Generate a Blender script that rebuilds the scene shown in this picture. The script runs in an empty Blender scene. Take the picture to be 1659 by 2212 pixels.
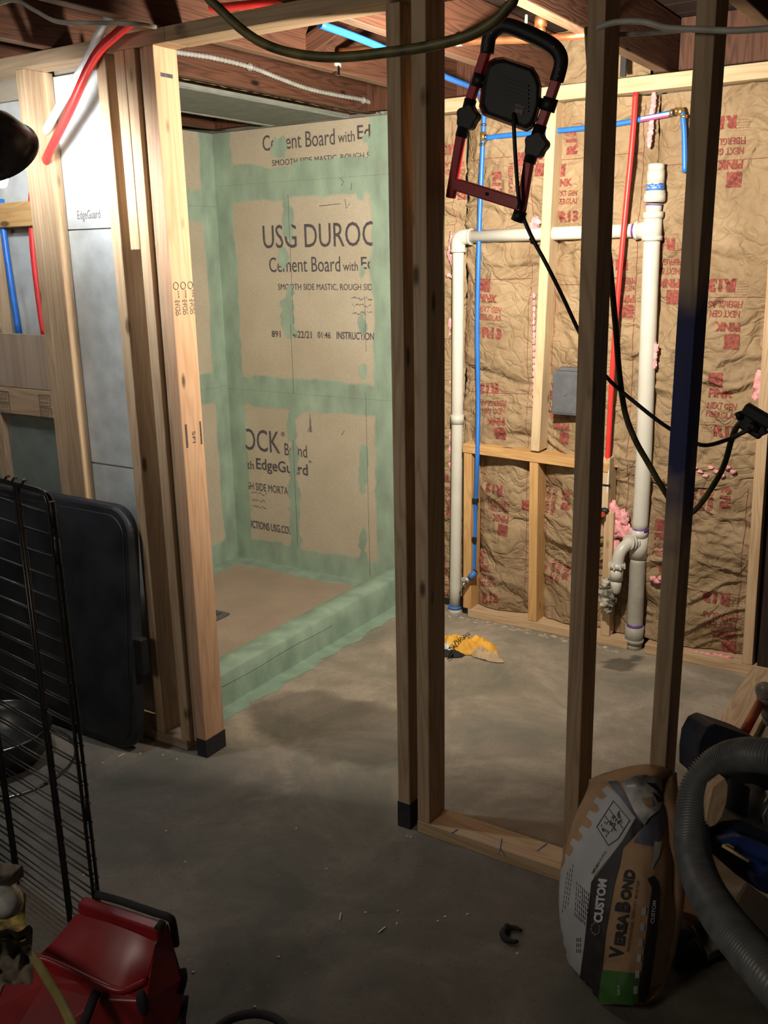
import bpy, bmesh, math, random
from mathutils import Vector, Matrix, noise as N
random.seed(7)
SC = bpy.context.scene
COL = SC.collection
PI = math.pi
# ---------------------------------------------------------------- camera
FPX, YAW, PITCH, ROLL, CH = 2037.4, math.radians(32.72), math.radians(15.295), math.radians(1.107), 1.5634
CX, CY = 829.5, 1106.0
F_ = Vector((-math.sin(YAW)*math.cos(PITCH), math.cos(YAW)*math.cos(PITCH), -math.sin(PITCH)))
R0 = Vector((math.cos(YAW), math.sin(YAW), 0)); D0 = F_.cross(R0)
R_ = R0*math.cos(ROLL)+D0*math.sin(ROLL); D_ = -R0*math.sin(ROLL)+D0*math.cos(ROLL)
C0 = Vector((0, 0, CH))
cam = bpy.data.objects.new('camera', bpy.data.cameras.new('camera')); COL.objects.link(cam)
cam.data.sensor_width = 36; cam.data.sensor_fit = 'HORIZONTAL'; cam.data.lens = 36*FPX/1659
cam.data.clip_start = 0.02
m = Matrix.Identity(4)
for i in range(3):
    m[i][0] = R_[i]; m[i][1] = -D_[i]; m[i][2] = -F_[i]; m[i][3] = C0[i]
cam.matrix_world = m
SC.camera = cam
SC.view_settings.view_transform = 'Standard'; SC.view_settings.look = 'None'
SC.view_settings.gamma = 1; SC.view_settings.use_curve_mapping = False
SC.view_settings.exposure = 0.0
# ---------------------------------------------------------------- world and lights
world = bpy.data.worlds.new('basement_air'); SC.world = world; world.use_nodes = True
world.node_tree.nodes['Background'].inputs[0].default_value = (1.0, 0.96, 0.92, 1)
world.node_tree.nodes['Background'].inputs[1].default_value = 0.022

def area_light(name, loc, target, sx, sy, power, col):
    l = bpy.data.lights.new(name, 'AREA'); l.shape = 'RECTANGLE'; l.size = sx; l.size_y = sy; l.energy = power; l.color = col
    o = bpy.data.objects.new(name, l); COL.objects.link(o); o.location = loc
    o.rotation_euler = (Vector(target)-Vector(loc)).to_track_quat('-Z', 'Y').to_euler(); return o
# unseen fill light added behind the camera to lift the foreground
area_light('foreground_fill', (-1.6, -0.9, 1.95), (-0.8, 1.9, 1.3), 0.5, 0.5, 13, (1.0, 0.90, 0.76))
# the LED panel of the hanging work light, facing the far wall (its housing is built below)
WL_POS = Vector((-1.005, 2.112, 1.87))
wled = area_light('work_light_led', WL_POS+Vector((0, 0.040, 0)), WL_POS+Vector((-0.60, 0.78, -0.14)), 0.085, 0.075, 56, (1.0, 0.90, 0.74))
wled.data.spread = math.radians(158)
# bulb of the clamp light

# ---------------------------------------------------------------- pixel to place
def W(ax, val, px, py):
    d = F_+R_*((px-CX)/FPX)+D_*((py-CY)/FPX)
    if ax == 'd': return C0+d*val
    i = 'xyz'.index(ax); return C0+d*((val-C0[i])/d[i])
P, Q, S = 1.9865, 3.4956, 3.6357
ZT, ZJ = 2.1105, 2.15
XL, XO = -3.2834, -2.1727
# ---------------------------------------------------------------- object helpers
WM = {}
def tag(o, label=None, cat=None, group=None, kind=None):
    if label: o['label'] = label
    if cat: o['category'] = cat
    if group: o['group'] = group
    if kind: o['kind'] = kind
    return o
def par(o, p):
    if p is not None:
        o.parent = p; o.matrix_parent_inverse = WM[p.name].inverted()
def reg(o, mat=None):
    WM[o.name] = mat.copy() if mat is not None else Matrix.Identity(4)
    if mat is not None: o.matrix_basis = mat
def empty(name, loc, label=None, cat=None, group=None, kind=None, parent=None):
    o = bpy.data.objects.new(name, None); COL.objects.link(o); o.empty_display_size = .05
    reg(o, Matrix.Translation(Vector(loc))); par(o, parent)
    return tag(o, label, cat, group, kind)
class MB:
    def __init__(s): s.v = []; s.f = []; s.sm = []
    def add(s, vs, fs, smooth=False):
        n = len(s.v); s.v += [tuple(v) for v in vs]; s.f += [tuple(i+n for i in f) for f in fs]; s.sm += [smooth]*len(fs); return s
    def box(s, a, b, M=None):
        (x0, y0, z0), (x1, y1, z1) = a, b
        vs = [Vector(p) for p in ((x0,y0,z0),(x1,y0,z0),(x1,y1,z0),(x0,y1,z0),(x0,y0,z1),(x1,y0,z1),(x1,y1,z1),(x0,y1,z1))]
        if M is not None: vs = [M@v for v in vs]
        return s.add(vs, [(0,3,2,1),(4,5,6,7),(0,1,5,4),(1,2,6,5),(2,3,7,6),(3,0,4,7)])
    def hexa(s, b, t):     # bottom four and top four corners
        return s.add(list(b)+list(t), [(0,3,2,1),(4,5,6,7),(0,1,5,4),(1,2,6,5),(2,3,7,6),(3,0,4,7)])
    def tube(s, pts, r, seg=10, caps=True):
        pts = [Vector(p) for p in pts]; n = len(pts)
        rs = r if isinstance(r, (list, tuple)) else [r]*n
        t0 = (pts[1]-pts[0]).normalized(); up = Vector((0,0,1)) if abs(t0.z) < .9 else Vector((1,0,0))
        a = t0.cross(up).normalized(); vs = []; fs = []
        for i in range(n):
            t = ((pts[min(i+1,n-1)]-pts[max(i-1,0)])).normalized()
            a = (a-t*a.dot(t)).normalized(); b = t.cross(a)
            for k in range(seg):
                an = 2*PI*k/seg; vs.append(pts[i]+(a*math.cos(an)+b*math.sin(an))*rs[i])
        for i in range(n-1):
            for k in range(seg):
                k2 = (k+1)%seg; fs.append((i*seg+k, i*seg+k2, (i+1)*seg+k2, (i+1)*seg+k))
        s.add(vs, fs, True)
        if caps:
            o = len(s.v)-len(vs)
            s.f += [tuple(o+k for k in range(seg))[::-1], tuple(o+(n-1)*seg+k for k in range(seg))]; s.sm += [False]*2
        return s
    def prism(s, poly, off):  # closed outline (list of Vectors) swept by the vector off
        n = len(poly); vs = [Vector(p) for p in poly]+[Vector(p)+Vector(off) for p in poly]
        fs = [tuple(range(n))[::-1], tuple(range(n, 2*n))]+[(i, (i+1)%n, n+(i+1)%n, n+i) for i in range(n)]
        return s.add(vs, fs)
    def grid(s, fn, nu, nv, smooth=True):
        vs = [fn(i/(nu-1), j/(nv-1)) for j in range(nv) for i in range(nu)]
        fs = [(j*nu+i, j*nu+i+1, (j+1)*nu+i+1, (j+1)*nu+i) for j in range(nv-1) for i in range(nu-1)]
        return s.add(vs, fs, smooth)
    def lathe(s, prof, M, seg=24):
        vs = []; n = len(prof)
        for k in range(seg):
            a = 2*PI*k/seg
            for r, z in prof: vs.append(M@Vector((r*math.cos(a), r*math.sin(a), z)))
        fs = [(k*n+i, ((k+1)%seg)*n+i, ((k+1)%seg)*n+i+1, k*n+i+1) for k in range(seg) for i in range(n-1)]
        return s.add(vs, fs, True)
    def ball(s, c, r, seg=12, sq=(1,1,1)):
        pr = [(max(r*math.sin(PI*i/8), 1e-5), -r*math.cos(PI*i/8)) for i in range(9)]
        return s.lathe(pr, Matrix.Translation(Vector(c))@Matrix.Diagonal(Vector((sq[0],sq[1],sq[2],1))), seg)
    def build(s, name, mat, parent=None, bevel=0, mtx=None, subsurf=0, label=None, cat=None, group=None, kind=None):
        me = bpy.data.meshes.new(name); me.from_pydata(s.v, [], s.f); me.polygons.foreach_set('use_smooth', s.sm); me.update()
        o = bpy.data.objects.new(name, me); COL.objects.link(o)
        if mat is not None: me.materials.append(mat)
        reg(o, mtx); par(o, parent)
        if bevel:
            b = o.modifiers.new('bevel', 'BEVEL'); b.width = bevel; b.segments = 2; b.limit_method = 'ANGLE'
        if subsurf:
            b = o.modifiers.new('ss', 'SUBSURF'); b.levels = b.render_levels = subsurf
        return tag(o, label, cat, group, kind)
def frame_mtx(origin, z, x):
    z = Vector(z).normalized(); x = Vector(x); x = (x-z*x.dot(z)).normalized(); y = z.cross(x)
    M = Matrix.Identity(4)
    for i in range(3): M[i][0] = x[i]; M[i][1] = y[i]; M[i][2] = z[i]; M[i][3] = origin[i]
    return M
def smooth_path(pts, k=6):
    pts = [Vector(p) for p in pts]; out = []
    for i in range(len(pts)-1):
        p0 = pts[max(i-1,0)]; p1 = pts[i]; p2 = pts[i+1]; p3 = pts[min(i+2,len(pts)-1)]
        for j in range(k):
            t = j/k; out.append(.5*((2*p1)+(p2-p0)*t+(2*p0-5*p1+4*p2-p3)*t*t+(3*p1-p0-3*p2+p3)*t**3))
    out.append(pts[-1]); return out
# ---------------------------------------------------------------- materials
def newmat(name):
    mt = bpy.data.materials.new(name); mt.use_nodes = True; nt = mt.node_tree
    return mt, nt, nt.nodes['Principled BSDF']
def nd(nt, typ, ins=None, **kw):
    n = nt.nodes.new(typ)
    for k, v in kw.items(): setattr(n, k, v)
    for k, v in (ins or {}).items():
        if isinstance(v, bpy.types.NodeSocket): nt.links.new(v, n.inputs[k])
        else: n.inputs[k].default_value = v
    return n
def ramp(nt, fac, stops):
    r = nt.nodes.new('ShaderNodeValToRGB'); nt.links.new(fac, r.inputs[0]); e = r.color_ramp.elements
    while len(e) < len(stops): e.new(.5)
    for i, (p, c) in enumerate(stops):
        e[i].position = p; e[i].color = tuple(c)+(1,) if len(c) == 3 else c
    return r.outputs[0]
def mix(nt, fac, a, b, mode='MIX'):
    n = nt.nodes.new('ShaderNodeMix'); n.data_type = 'RGBA'; n.blend_type = mode
    for i, v in ((0, fac), (6, a), (7, b)):
        if isinstance(v, bpy.types.NodeSocket): nt.links.new(v, n.inputs[i])
        else: n.inputs[i].default_value = (tuple(v)+(1,) if isinstance(v, (tuple, list)) and len(v) == 3 else v)
    return n.outputs[2]
def mth(nt, op, a, b=0., c=None, clamp=False):
    n = nt.nodes.new('ShaderNodeMath'); n.operation = op; n.use_clamp = clamp
    for i, v in ((0, a), (1, b)) + (((2, c),) if c is not None else ()):
        if isinstance(v, bpy.types.NodeSocket): nt.links.new(v, n.inputs[i])
        else: n.inputs[i].default_value = v
    return n.outputs[0]
def bump(nt, bs, h, st, dist=.01, base=None):
    b = nt.nodes.new('ShaderNodeBump'); b.inputs['Strength'].default_value = st; b.inputs['Distance'].default_value = dist
    nt.links.new(h, b.inputs['Height'])
    if base is not None: nt.links.new(base, b.inputs['Normal'])
    nt.links.new(b.outputs[0], bs.inputs['Normal']); return b.outputs[0]
def plain(name, col, rough=.5, metal=0, var=.12, scale=30, bmp=0.0, spec=None, emis=None):
    mt, nt, bs = newmat(name)
    tc = nd(nt, 'ShaderNodeTexCoord'); no = nd(nt, 'ShaderNodeTexNoise', {'Vector': tc.outputs['Object'], 'Scale': scale, 'Detail': 4.})
    d = tuple(c*(1-var*1.6) for c in col); l = tuple(min(1, c*(1+var)) for c in col)
    nt.links.new(ramp(nt, no.outputs[0], [(.3, d), (.7, l)]), bs.inputs['Base Color'])
    bs.inputs['Roughness'].default_value = rough; bs.inputs['Metallic'].default_value = metal
    if spec is not None: bs.inputs['Specular IOR Level'].default_value = spec
    if bmp: bump(nt, bs, no.outputs[0], bmp, .003)
    if emis: bs.inputs['Emission Color'].default_value = tuple(emis[0])+(1,); bs.inputs['Emission Strength'].default_value = emis[1]
    return mt
def wood(name, light, dark, rough=.65, grain=1., knots=.055, stain=None, axis='z', scale=1.):
    mt, nt, bs = newmat(name)
    tc = nd(nt, 'ShaderNodeTexCoord'); oi = nd(nt, 'ShaderNodeObjectInfo')
    off = nd(nt, 'ShaderNodeVectorMath', {0: (7.3, 3.1, 11.7)}, operation='SCALE'); nt.links.new(mth(nt, 'MULTIPLY', oi.outputs['Random'], 9.), off.inputs['Scale'])
    p = nd(nt, 'ShaderNodeVectorMath', {0: tc.outputs['Object'], 1: off.outputs[0]}, operation='ADD').outputs[0]
    sc = {'z': (16, 16, 1.1), 'x': (1.1, 16, 16), 'y': (16, 1.1, 16)}[axis]
    mp = nd(nt, 'ShaderNodeMapping', {'Vector': p, 'Scale': tuple(c*scale for c in sc)})
    w = nd(nt, 'ShaderNodeTexNoise', {'Vector': mp.outputs[0], 'Scale': 1., 'Detail': 2., 'Distortion': .6})
    rings = mth(nt, 'FRACT', mth(nt, 'MULTIPLY', w.outputs[0], 9.*grain))
    rings = mth(nt, 'ABSOLUTE', mth(nt, 'SUBTRACT', rings, .5))
    mp2 = nd(nt, 'ShaderNodeMapping', {'Vector': p, 'Scale': tuple(c*(9 if c > 5 else 3) for c in sc)})
    fi = nd(nt, 'ShaderNodeTexNoise', {'Vector': mp2.outputs[0], 'Scale': 1., 'Detail': 3.})
    f = mth(nt, 'ADD', mth(nt, 'MULTIPLY', rings, .9), mth(nt, 'MULTIPLY', fi.outputs[0], .6))
    c = ramp(nt, f, [(.15, dark), (.62, light)])
    big = nd(nt, 'ShaderNodeTexNoise', {'Vector': p, 'Scale': 5., 'Detail': 3.})
    c = mix(nt, mth(nt, 'MULTIPLY', big.outputs[0], .38), c, tuple(v*.62 for v in dark))
    if knots:
        ks = {'z': (11, 11, 4.2), 'x': (4.2, 11, 11), 'y': (11, 4.2, 11)}[axis]
        vo = nd(nt, 'ShaderNodeTexVoronoi', {'Vector': nd(nt, 'ShaderNodeMapping', {'Vector': p, 'Scale': ks}).outputs[0], 'Scale': 1.})
        k = ramp(nt, vo.outputs['Distance'], [(knots*1.2, (1,1,1)), (knots*1.2+.07, (0,0,0))])
        c = mix(nt, k, c, tuple(v*.28 for v in dark))
    # mill and handling dirt
    if stain:
        sx = nd(nt, 'ShaderNodeSeparateXYZ', {0: tc.outputs['Object']})
        z0, z1, col = stain
        zz = mth(nt, 'ADD', sx.outputs[2], mth(nt, 'MULTIPLY', mth(nt, 'SUBTRACT', big.outputs[0], .5), .5))
        a = nd(nt, 'ShaderNodeMapRange', {0: zz, 1: z0-.08, 2: z0+.05}); b = nd(nt, 'ShaderNodeMapRange', {0: zz, 1: z1-.05, 2: z1+.1, 3: 1., 4: 0.})
        c = mix(nt, mth(nt, 'MULTIPLY', mth(nt, 'MULTIPLY', a.outputs[0], b.outputs[0]), .95), c, col)
    nt.links.new(c, bs.inputs['Base Color']); bs.inputs['Roughness'].default_value = rough
    bs.inputs['Specular IOR Level'].default_value = .25
    bump(nt, bs, f, .25, .002)
    return mt
M = {}
M['pine'] = wood('pine_framing', (.60, .43, .27), (.44, .27, .14))
M['pine_new'] = wood('pine_fresh', (.64, .405, .255), (.50, .285, .155), knots=.04)
M['pine_grey'] = wood('pine_weathered', (.52, .37, .235), (.34, .22, .125))
M['pine_blue'] = wood('pine_blue_painted', (.52, .37, .235), (.34, .22, .125), stain=(1.02, 1.40, (.012, .024, .12)))
M['pine_gold'] = wood('pine_golden', (.62, .38, .16), (.46, .24, .09))
M['pine_pale'] = wood('pine_pale', (.62, .48, .31), (.50, .345, .195), knots=.03)
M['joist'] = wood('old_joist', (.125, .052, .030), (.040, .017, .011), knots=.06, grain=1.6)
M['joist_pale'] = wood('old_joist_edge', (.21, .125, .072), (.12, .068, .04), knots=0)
M['ply'] = wood('plywood', (.55, .42, .31), (.40, .28, .19), grain=.5, knots=.09)
M['deck'] = wood('old_subfloor', (.04, .024, .018), (.018, .011, .009), knots=.03)
M['driftwood'] = wood('rough_bark_wood', (.24, .19, .15), (.13, .10, .075), knots=0)
M['black_tape'] = plain('black_base_paint', (.022, .022, .026), .7, var=.3, scale=60)
M['black_plastic'] = plain('black_plastic', (.009, .009, .010), .55, var=.3)
M['black_matte'] = plain('black_rubber', (.012, .012, .012), .8)
M['black_wire'] = plain('black_enamel_wire', (.015, .014, .014), .35, var=.3)
M['table'] = plain('black_table_plastic', (.017, .018, .021), .55, var=.5, scale=9, bmp=.15)
M['red_lamp'] = plain('red_metal_paint', (.42, .012, .018), .4)
M['red_shell'] = plain('red_glossy_plastic', (.27, .012, .014), .36, var=.25, scale=7)
M['pex_red'] = plain('red_pipe', (.72, .035, .03), .4, var=.06)
M['pex_blue'] = plain('blue_pipe', (.02, .16, .58), .4, var=.06)
M['pex_white'] = plain('white_pipe', (.82, .82, .80), .4, var=.03)
M['pvc'] = plain('white_pvc', (.57, .55, .49), .38, var=.05, scale=8)
M['pvc_grey'] = plain('shaded_pvc', (.36, .34, .29), .55, var=.15, scale=12)  # greyer copy of the white PVC, shade on the lower stack put into colour
M['purple'] = plain('purple_primer', (.13, .05, .30), .5)
M['copper'] = plain('copper_pipe', (.75, .32, .14), .35, metal=.9)
M['brass'] = plain('brass_fitting', (.62, .45, .16), .35, metal=.9)
M['chrome'] = plain('chrome', (.55, .55, .55), .22, metal=1.)
M['steel'] = plain('galvanised_steel', (.50, .50, .47), .4, metal=.45)
M['dark_steel'] = plain('dull_dark_steel', (.07, .07, .07), .35, metal=.8)
M['grey_metal'] = plain('grey_box_paint', (.10, .105, .115), .5)
M['cord_black'] = plain('black_cord', (.014, .013, .011), .5)
M['cord_olive'] = plain('dirty_yellow_cord', (.085, .072, .018), .55, var=.4, scale=40)
M['romex'] = plain('white_cable', (.50, .48, .42), .5)
M['ink'] = plain('grey_ink', (.085, .075, .085), .9, var=.4, scale=150)
M['ink_light'] = plain('faint_ink', (.20, .17, .16), .9, var=.4, scale=150)
M['ink_black'] = plain('black_ink', (.02, .02, .022), .8)
M['ink_red'] = plain('red_ink', (.25, .058, .045), .9, var=.35, scale=90)
M['ink_white'] = plain('white_ink', (.55, .55, .55), .8)
M['pink'] = plain('pink_fibreglass', (.86, .36, .38), 1., var=.25, scale=60, bmp=1.)
M['lint'] = plain('grey_lint', (.36, .33, .26), 1., var=.6, scale=40, bmp=1.)
M['yellow_cloth'] = plain('yellow_bag_fabric', (.80, .42, .05), .7, var=.15, scale=25)
M['tan_cloth'] = plain('tan_leather', (.50, .36, .22), .8, var=.12)
M['hose'] = plain('grey_hose_plastic', (.12, .122, .118), .42, var=.2)
M['blue_tool'] = plain('blue_tool_plastic', (.025, .06, .26), .4, var=.3, scale=12)
M['dark_navy'] = plain('navy_plastic', (.012, .016, .03), .6, var=.3)
M['orange_stick'] = plain('red_orange_handle', (.42, .05, .012), .4)
M['yellow_rule'] = plain('yellow_scale', (.55, .42, .16), .5)
M['bag_white'] = plain('bag_paper_white', (.40, .40, .40), .75, var=.08, scale=14, bmp=.4)
M['bag_kraft'] = plain('bag_paper_kraft', (.36, .215, .11), .8, var=.12, scale=14, bmp=.4)
M['bag_black'] = plain('bag_print_black', (.022, .018, .018), .6, var=.2)
M['bag_green'] = plain('bag_print_green', (.04, .13, .02), .6, var=.15)
M['bag_grey'] = plain('bag_tape_grey', (.11, .115, .15), .5, var=.2, scale=20)
M['plastic_clear'] = plain('crumpled_plastic', (.42, .40, .36), .35, var=.5, scale=18, bmp=1.)
M['bulb'] = plain('lit_bulb', (1, 1, 1), .5, emis=((.93, .97, 1.), 470.))
M['bulb_tip'] = plain('lit_bulb_tip', (1, 1, 1), .5, emis=((.93, .97, 1.), 22.))
M['led'] = plain('led_panel', (1, 1, .9), .5, emis=((1., .9, .7), 14.))
M['reflector_in'] = plain('reflector_white', (.85, .87, .88), .4, var=.03)
M['reflector_out'] = plain('reflector_black', (.03, .027, .026), .25, var=.3)
M['label_blue'] = plain('blue_label', (.05, .16, .50), .5)
M['label_white'] = plain('white_label', (.75, .75, .75), .5)
M['magenta'] = plain('magenta_label', (.45, .02, .16), .5)
M['mud'] = plain('rough_mortar', (.34, .29, .23), .95, var=.35, scale=50, bmp=1.)
M['chip'] = plain('pale_wood_chip', (.62, .50, .33), .8)
M['straw'] = plain('yellow_fibre', (.40, .29, .09), .9, var=.5, scale=60, bmp=1.)
M['brown_cloth'] = plain('brown_dusty_cloth', (.15, .12, .085), .95, var=.3, scale=25, bmp=1.)

# kraft paper
mt, nt, bs = newmat('kraft_paper'); M['kraft'] = mt
tc = nd(nt, 'ShaderNodeTexCoord')
n1 = nd(nt, 'ShaderNodeTexNoise', {'Vector': tc.outputs['Object'], 'Scale': 6., 'Detail': 6.})
n2 = nd(nt, 'ShaderNodeTexNoise', {'Vector': tc.outputs['Object'], 'Scale': 110., 'Detail': 2.})
c = ramp(nt, n1.outputs[0], [(.25, (.22, .148, .082)), (.75, (.365, .265, .155))])
c = mix(nt, mth(nt, 'MULTIPLY', n2.outputs[0], .22), c, (.17, .10, .05))
nt.links.new(c, bs.inputs['Base Color']); bs.inputs['Roughness'].default_value = .7; bs.inputs['Specular IOR Level'].default_value = .3
v1 = nd(nt, 'ShaderNodeTexVoronoi', {'Vector': nd(nt, 'ShaderNodeVectorMath', {0: tc.outputs['Object'], 1: nd(nt, 'ShaderNodeVectorMath', {0: nd(nt, 'ShaderNodeTexNoise', {'Vector': tc.outputs['Object'], 'Scale': 5.}).outputs['Color'], 'Scale': .25}, operation='SCALE').outputs[0]}, operation='ADD').outputs[0], 'Scale': 17.}, feature='F1')
h = mth(nt, 'ADD', v1.outputs['Distance'], mth(nt, 'MULTIPLY', nd(nt, 'ShaderNodeTexNoise', {'Vector': tc.outputs['Object'], 'Scale': 22., 'Detail': 5., 'Distortion': 1.2}).outputs[0], .6))
wq = nd(nt, 'ShaderNodeVectorMath', {0: tc.outputs['Object'], 1: nd(nt, 'ShaderNodeVectorMath', {0: nd(nt, 'ShaderNodeTexNoise', {'Vector': tc.outputs['Object'], 'Scale': 4., 'Detail': 3.}).outputs['Color'], 'Scale': .5}, operation='SCALE').outputs[0]}, operation='ADD').outputs[0]
for sc_, wd_, am_ in ((4.5, .07, .9), (10., .09, .55)):
    ed = nd(nt, 'ShaderNodeTexVoronoi', {'Vector': nd(nt, 'ShaderNodeMapping', {'Vector': wq, 'Scale': (.8, .8, 1.5)}).outputs[0], 'Scale': sc_}, feature='DISTANCE_TO_EDGE').outputs['Distance']
    h = mth(nt, 'ADD', h, mth(nt, 'MULTIPLY', nd(nt, 'ShaderNodeMapRange', {0: ed, 1: 0., 2: wd_}).outputs[0], am_))
bump(nt, bs, h, .44, .013)

def green_board(name, base_a, base_b):
    mt, nt, bs = newmat(name)
    tc = nd(nt, 'ShaderNodeTexCoord'); at = nd(nt, 'ShaderNodeAttribute', attribute_name='green')
    a = nd(nt, 'ShaderNodeTexNoise', {'Vector': tc.outputs['Object'], 'Scale': 9., 'Detail': 6., 'Roughness': .7})
    fine = nd(nt, 'ShaderNodeTexNoise', {'Vector': tc.outputs['Object'], 'Scale': 160., 'Detail': 2.})
    mid = nd(nt, 'ShaderNodeTexNoise', {'Vector': tc.outputs['Object'], 'Scale': 4., 'Detail': 3.})
    board = mix(nt, mth(nt, 'MULTIPLY', fine.outputs[0], .7), ramp(nt, mid.outputs[0], [(.3, base_a), (.7, base_b)]), tuple(v*.62 for v in base_a))
    strk = nd(nt, 'ShaderNodeTexNoise', {'Vector': nd(nt, 'ShaderNodeMapping', {'Vector': tc.outputs['Object'], 'Scale': (13, 13, 6)}).outputs[0], 'Scale': 1., 'Detail': 4.})
    g = ramp(nt, strk.outputs[0], [(.25, (.20, .265, .22)), (.5, (.27, .375, .295)), (.78, (.37, .50, .395))])
    g = mix(nt, mth(nt, 'MULTIPLY', fine.outputs[0], .25), g, (.14, .20, .15))
    m0 = mth(nt, 'ADD', at.outputs['Fac'], mth(nt, 'MULTIPLY', mth(nt, 'SUBTRACT', a.outputs[0], .5), .75))
    m1 = nd(nt, 'ShaderNodeMapRange', {0: m0, 1: .22, 2: .80}, interpolation_type='SMOOTHSTEP').outputs[0]
    nt.links.new(mix(nt, mth(nt, 'MULTIPLY', m1, .93), board, g), bs.inputs['Base Color'])
    nt.links.new(mth(nt, 'SUBTRACT', .85, mth(nt, 'MULTIPLY', m1, .38)), bs.inputs['Roughness'])
    bump(nt, bs, mth(nt, 'ADD', mth(nt, 'MULTIPLY', fine.outputs[0], .5), mth(nt, 'MULTIPLY', strk.outputs[0], mth(nt, 'MULTIPLY', m1, .9))), .3, .004)
    return mt
M['board'] = green_board('cement_board_tan', (.46, .395, .295), (.56, .49, .38))
M['green'] = green_board('green_membrane', (.20, .33, .235), (.27, .42, .30))
M['pan'] = green_board('shower_pan_mortar', (.34, .265, .20), (.46, .36, .275))
M['greyboard'] = plain('grey_cement_board', (.58, .61, .60), .85, var=.12, scale=14, bmp=.3)
M['greyboard_dark'] = plain('grey_green_board', (.18, .20, .17), .85, var=.1, scale=14)
M['concrete_wall'] = plain('foundation_concrete', (.2, .19, .17), .9, var=.3, scale=6, bmp=.4)

mt, nt, bs = newmat('concrete_floor'); M['floor'] = mt
tc = nd(nt, 'ShaderNodeTexCoord'); ob = tc.outputs['Object']
n1 = nd(nt, 'ShaderNodeTexNoise', {'Vector': ob, 'Scale': 2.6, 'Detail': 9., 'Roughness': .68, 'Distortion': .5})
n2 = nd(nt, 'ShaderNodeTexNoise', {'Vector': ob, 'Scale': 9., 'Detail': 6., 'Roughness': .65})
n3 = nd(nt, 'ShaderNodeTexNoise', {'Vector': ob, 'Scale': 120., 'Detail': 3.})
c = ramp(nt, n1.outputs[0], [(.38, (.25, .245, .19)), (.5, (.41, .345, .27)), (.6, (.58, .49, .385))])
c = mix(nt, mth(nt, 'MULTIPLY', n2.outputs[0], .7), c, (.19, .165, .135))
c = mix(nt, mth(nt, 'MULTIPLY', n3.outputs[0], .38), c, (.13, .115, .095))
sp = nd(nt, 'ShaderNodeTexVoronoi', {'Vector': ob, 'Scale': 16.})
c = mix(nt, ramp(nt, sp.outputs['Distance'], [(.035, (.5,.5,.5)), (.075, (0,0,0))]), c, (.48, .44, .36))
sp2 = nd(nt, 'ShaderNodeTexVoronoi', {'Vector': ob, 'Scale': 47.})
c = mix(nt, ramp(nt, sp2.outputs['Distance'], [(.08, (.55,.55,.55)), (.17, (0,0,0))]), c, (.14, .12, .10))
wv = nd(nt, 'ShaderNodeVectorMath', {0: ob, 1: nd(nt, 'ShaderNodeVectorMath', {0: n2.outputs['Color'], 'Scale': .16}, operation='SCALE').outputs[0]}, operation='ADD')
ck = nd(nt, 'ShaderNodeTexVoronoi', {'Vector': wv.outputs[0], 'Scale': 1.15}, feature='DISTANCE_TO_EDGE')
c = mix(nt, ramp(nt, ck.outputs['Distance'], [(.0, (.45,.45,.45)), (.006, (0,0,0))]), c, (.36, .30, .22))
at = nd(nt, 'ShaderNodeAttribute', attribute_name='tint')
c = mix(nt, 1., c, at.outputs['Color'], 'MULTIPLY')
nt.links.new(c, bs.inputs['Base Color']); bs.inputs['Roughness'].default_value = .72; bs.inputs['Specular IOR Level'].default_value = .35
bump(nt, bs, mth(nt, 'ADD', n2.outputs[0], mth(nt, 'MULTIPLY', n3.outputs[0], .25)), .35, .01)

# ---------------------------------------------------------------- lumber and lettering
def lumber(name, mat, p0, p1, w, d, xdir=(1, 0, 0), parent=None, bevel=.0025, **kw):
    """a board from p0 to p1 (corner line): w along xdir, d across it; mesh runs along local Z"""
    p0 = Vector(p0); p1 = Vector(p1); Mx = frame_mtx(p0, p1-p0, xdir)
    return MB().box((0, 0, 0), (w, d, (p1-p0).length)).build(name, M[mat], parent, bevel, Mx, **kw)
TC = {}
def glyphs(s, bold=0.):
    k = (s, bold)
    if k not in TC:
        cu = bpy.data.curves.new('t', 'FONT'); cu.body = s; cu.resolution_u = 3; cu.offset = bold; cu.fill_mode = 'FRONT' if False else 'BOTH'
        o = bpy.data.objects.new('t', cu); COL.objects.link(o)
        me = bpy.data.meshes.new_from_object(o.evaluated_get(bpy.context.evaluated_depsgraph_get()))
        bpy.data.objects.remove(o); bpy.data.curves.remove(cu)
        bm = bmesh.new(); bm.from_mesh(me); bpy.data.meshes.remove(me); bmesh.ops.triangulate(bm, faces=bm.faces)
        bmesh.ops.remove_doubles(bm, verts=bm.verts, dist=1e-5)
        xs = [v.co.x for v in bm.verts]; ys = [v.co.y for v in bm.verts]
        x0, x1, y0, y1 = min(xs), max(xs), min(ys), max(ys)
        L = .12
        for _ in range(4):
            e = [e for e in bm.edges if e.calc_length() > L]
            if not e: break
            bmesh.ops.subdivide_edges(bm, edges=e, cuts=1); bmesh.ops.triangulate(bm, faces=bm.faces)
        bm.verts.ensure_lookup_table()
        vs = [((v.co.x-x0)/(x1-x0), (v.co.y-y0)/(y1-y0)) for v in bm.verts]; fs = [tuple(v.index for v in f.verts) for f in bm.faces]
        bm.free(); TC[k] = (vs, fs, (x1-x0)/(y1-y0))
    return TC[k]
def lettering(mb, s, fn, bold=0., keep=None):
    vs, fs, _ = glyphs(s, bold)
    if keep: fs = [f for f in fs if keep(sum(vs[i][0] for i in f)/3, sum(vs[i][1] for i in f)/3)]
    mb.add([fn(u, v) for u, v in vs], fs)

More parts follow.
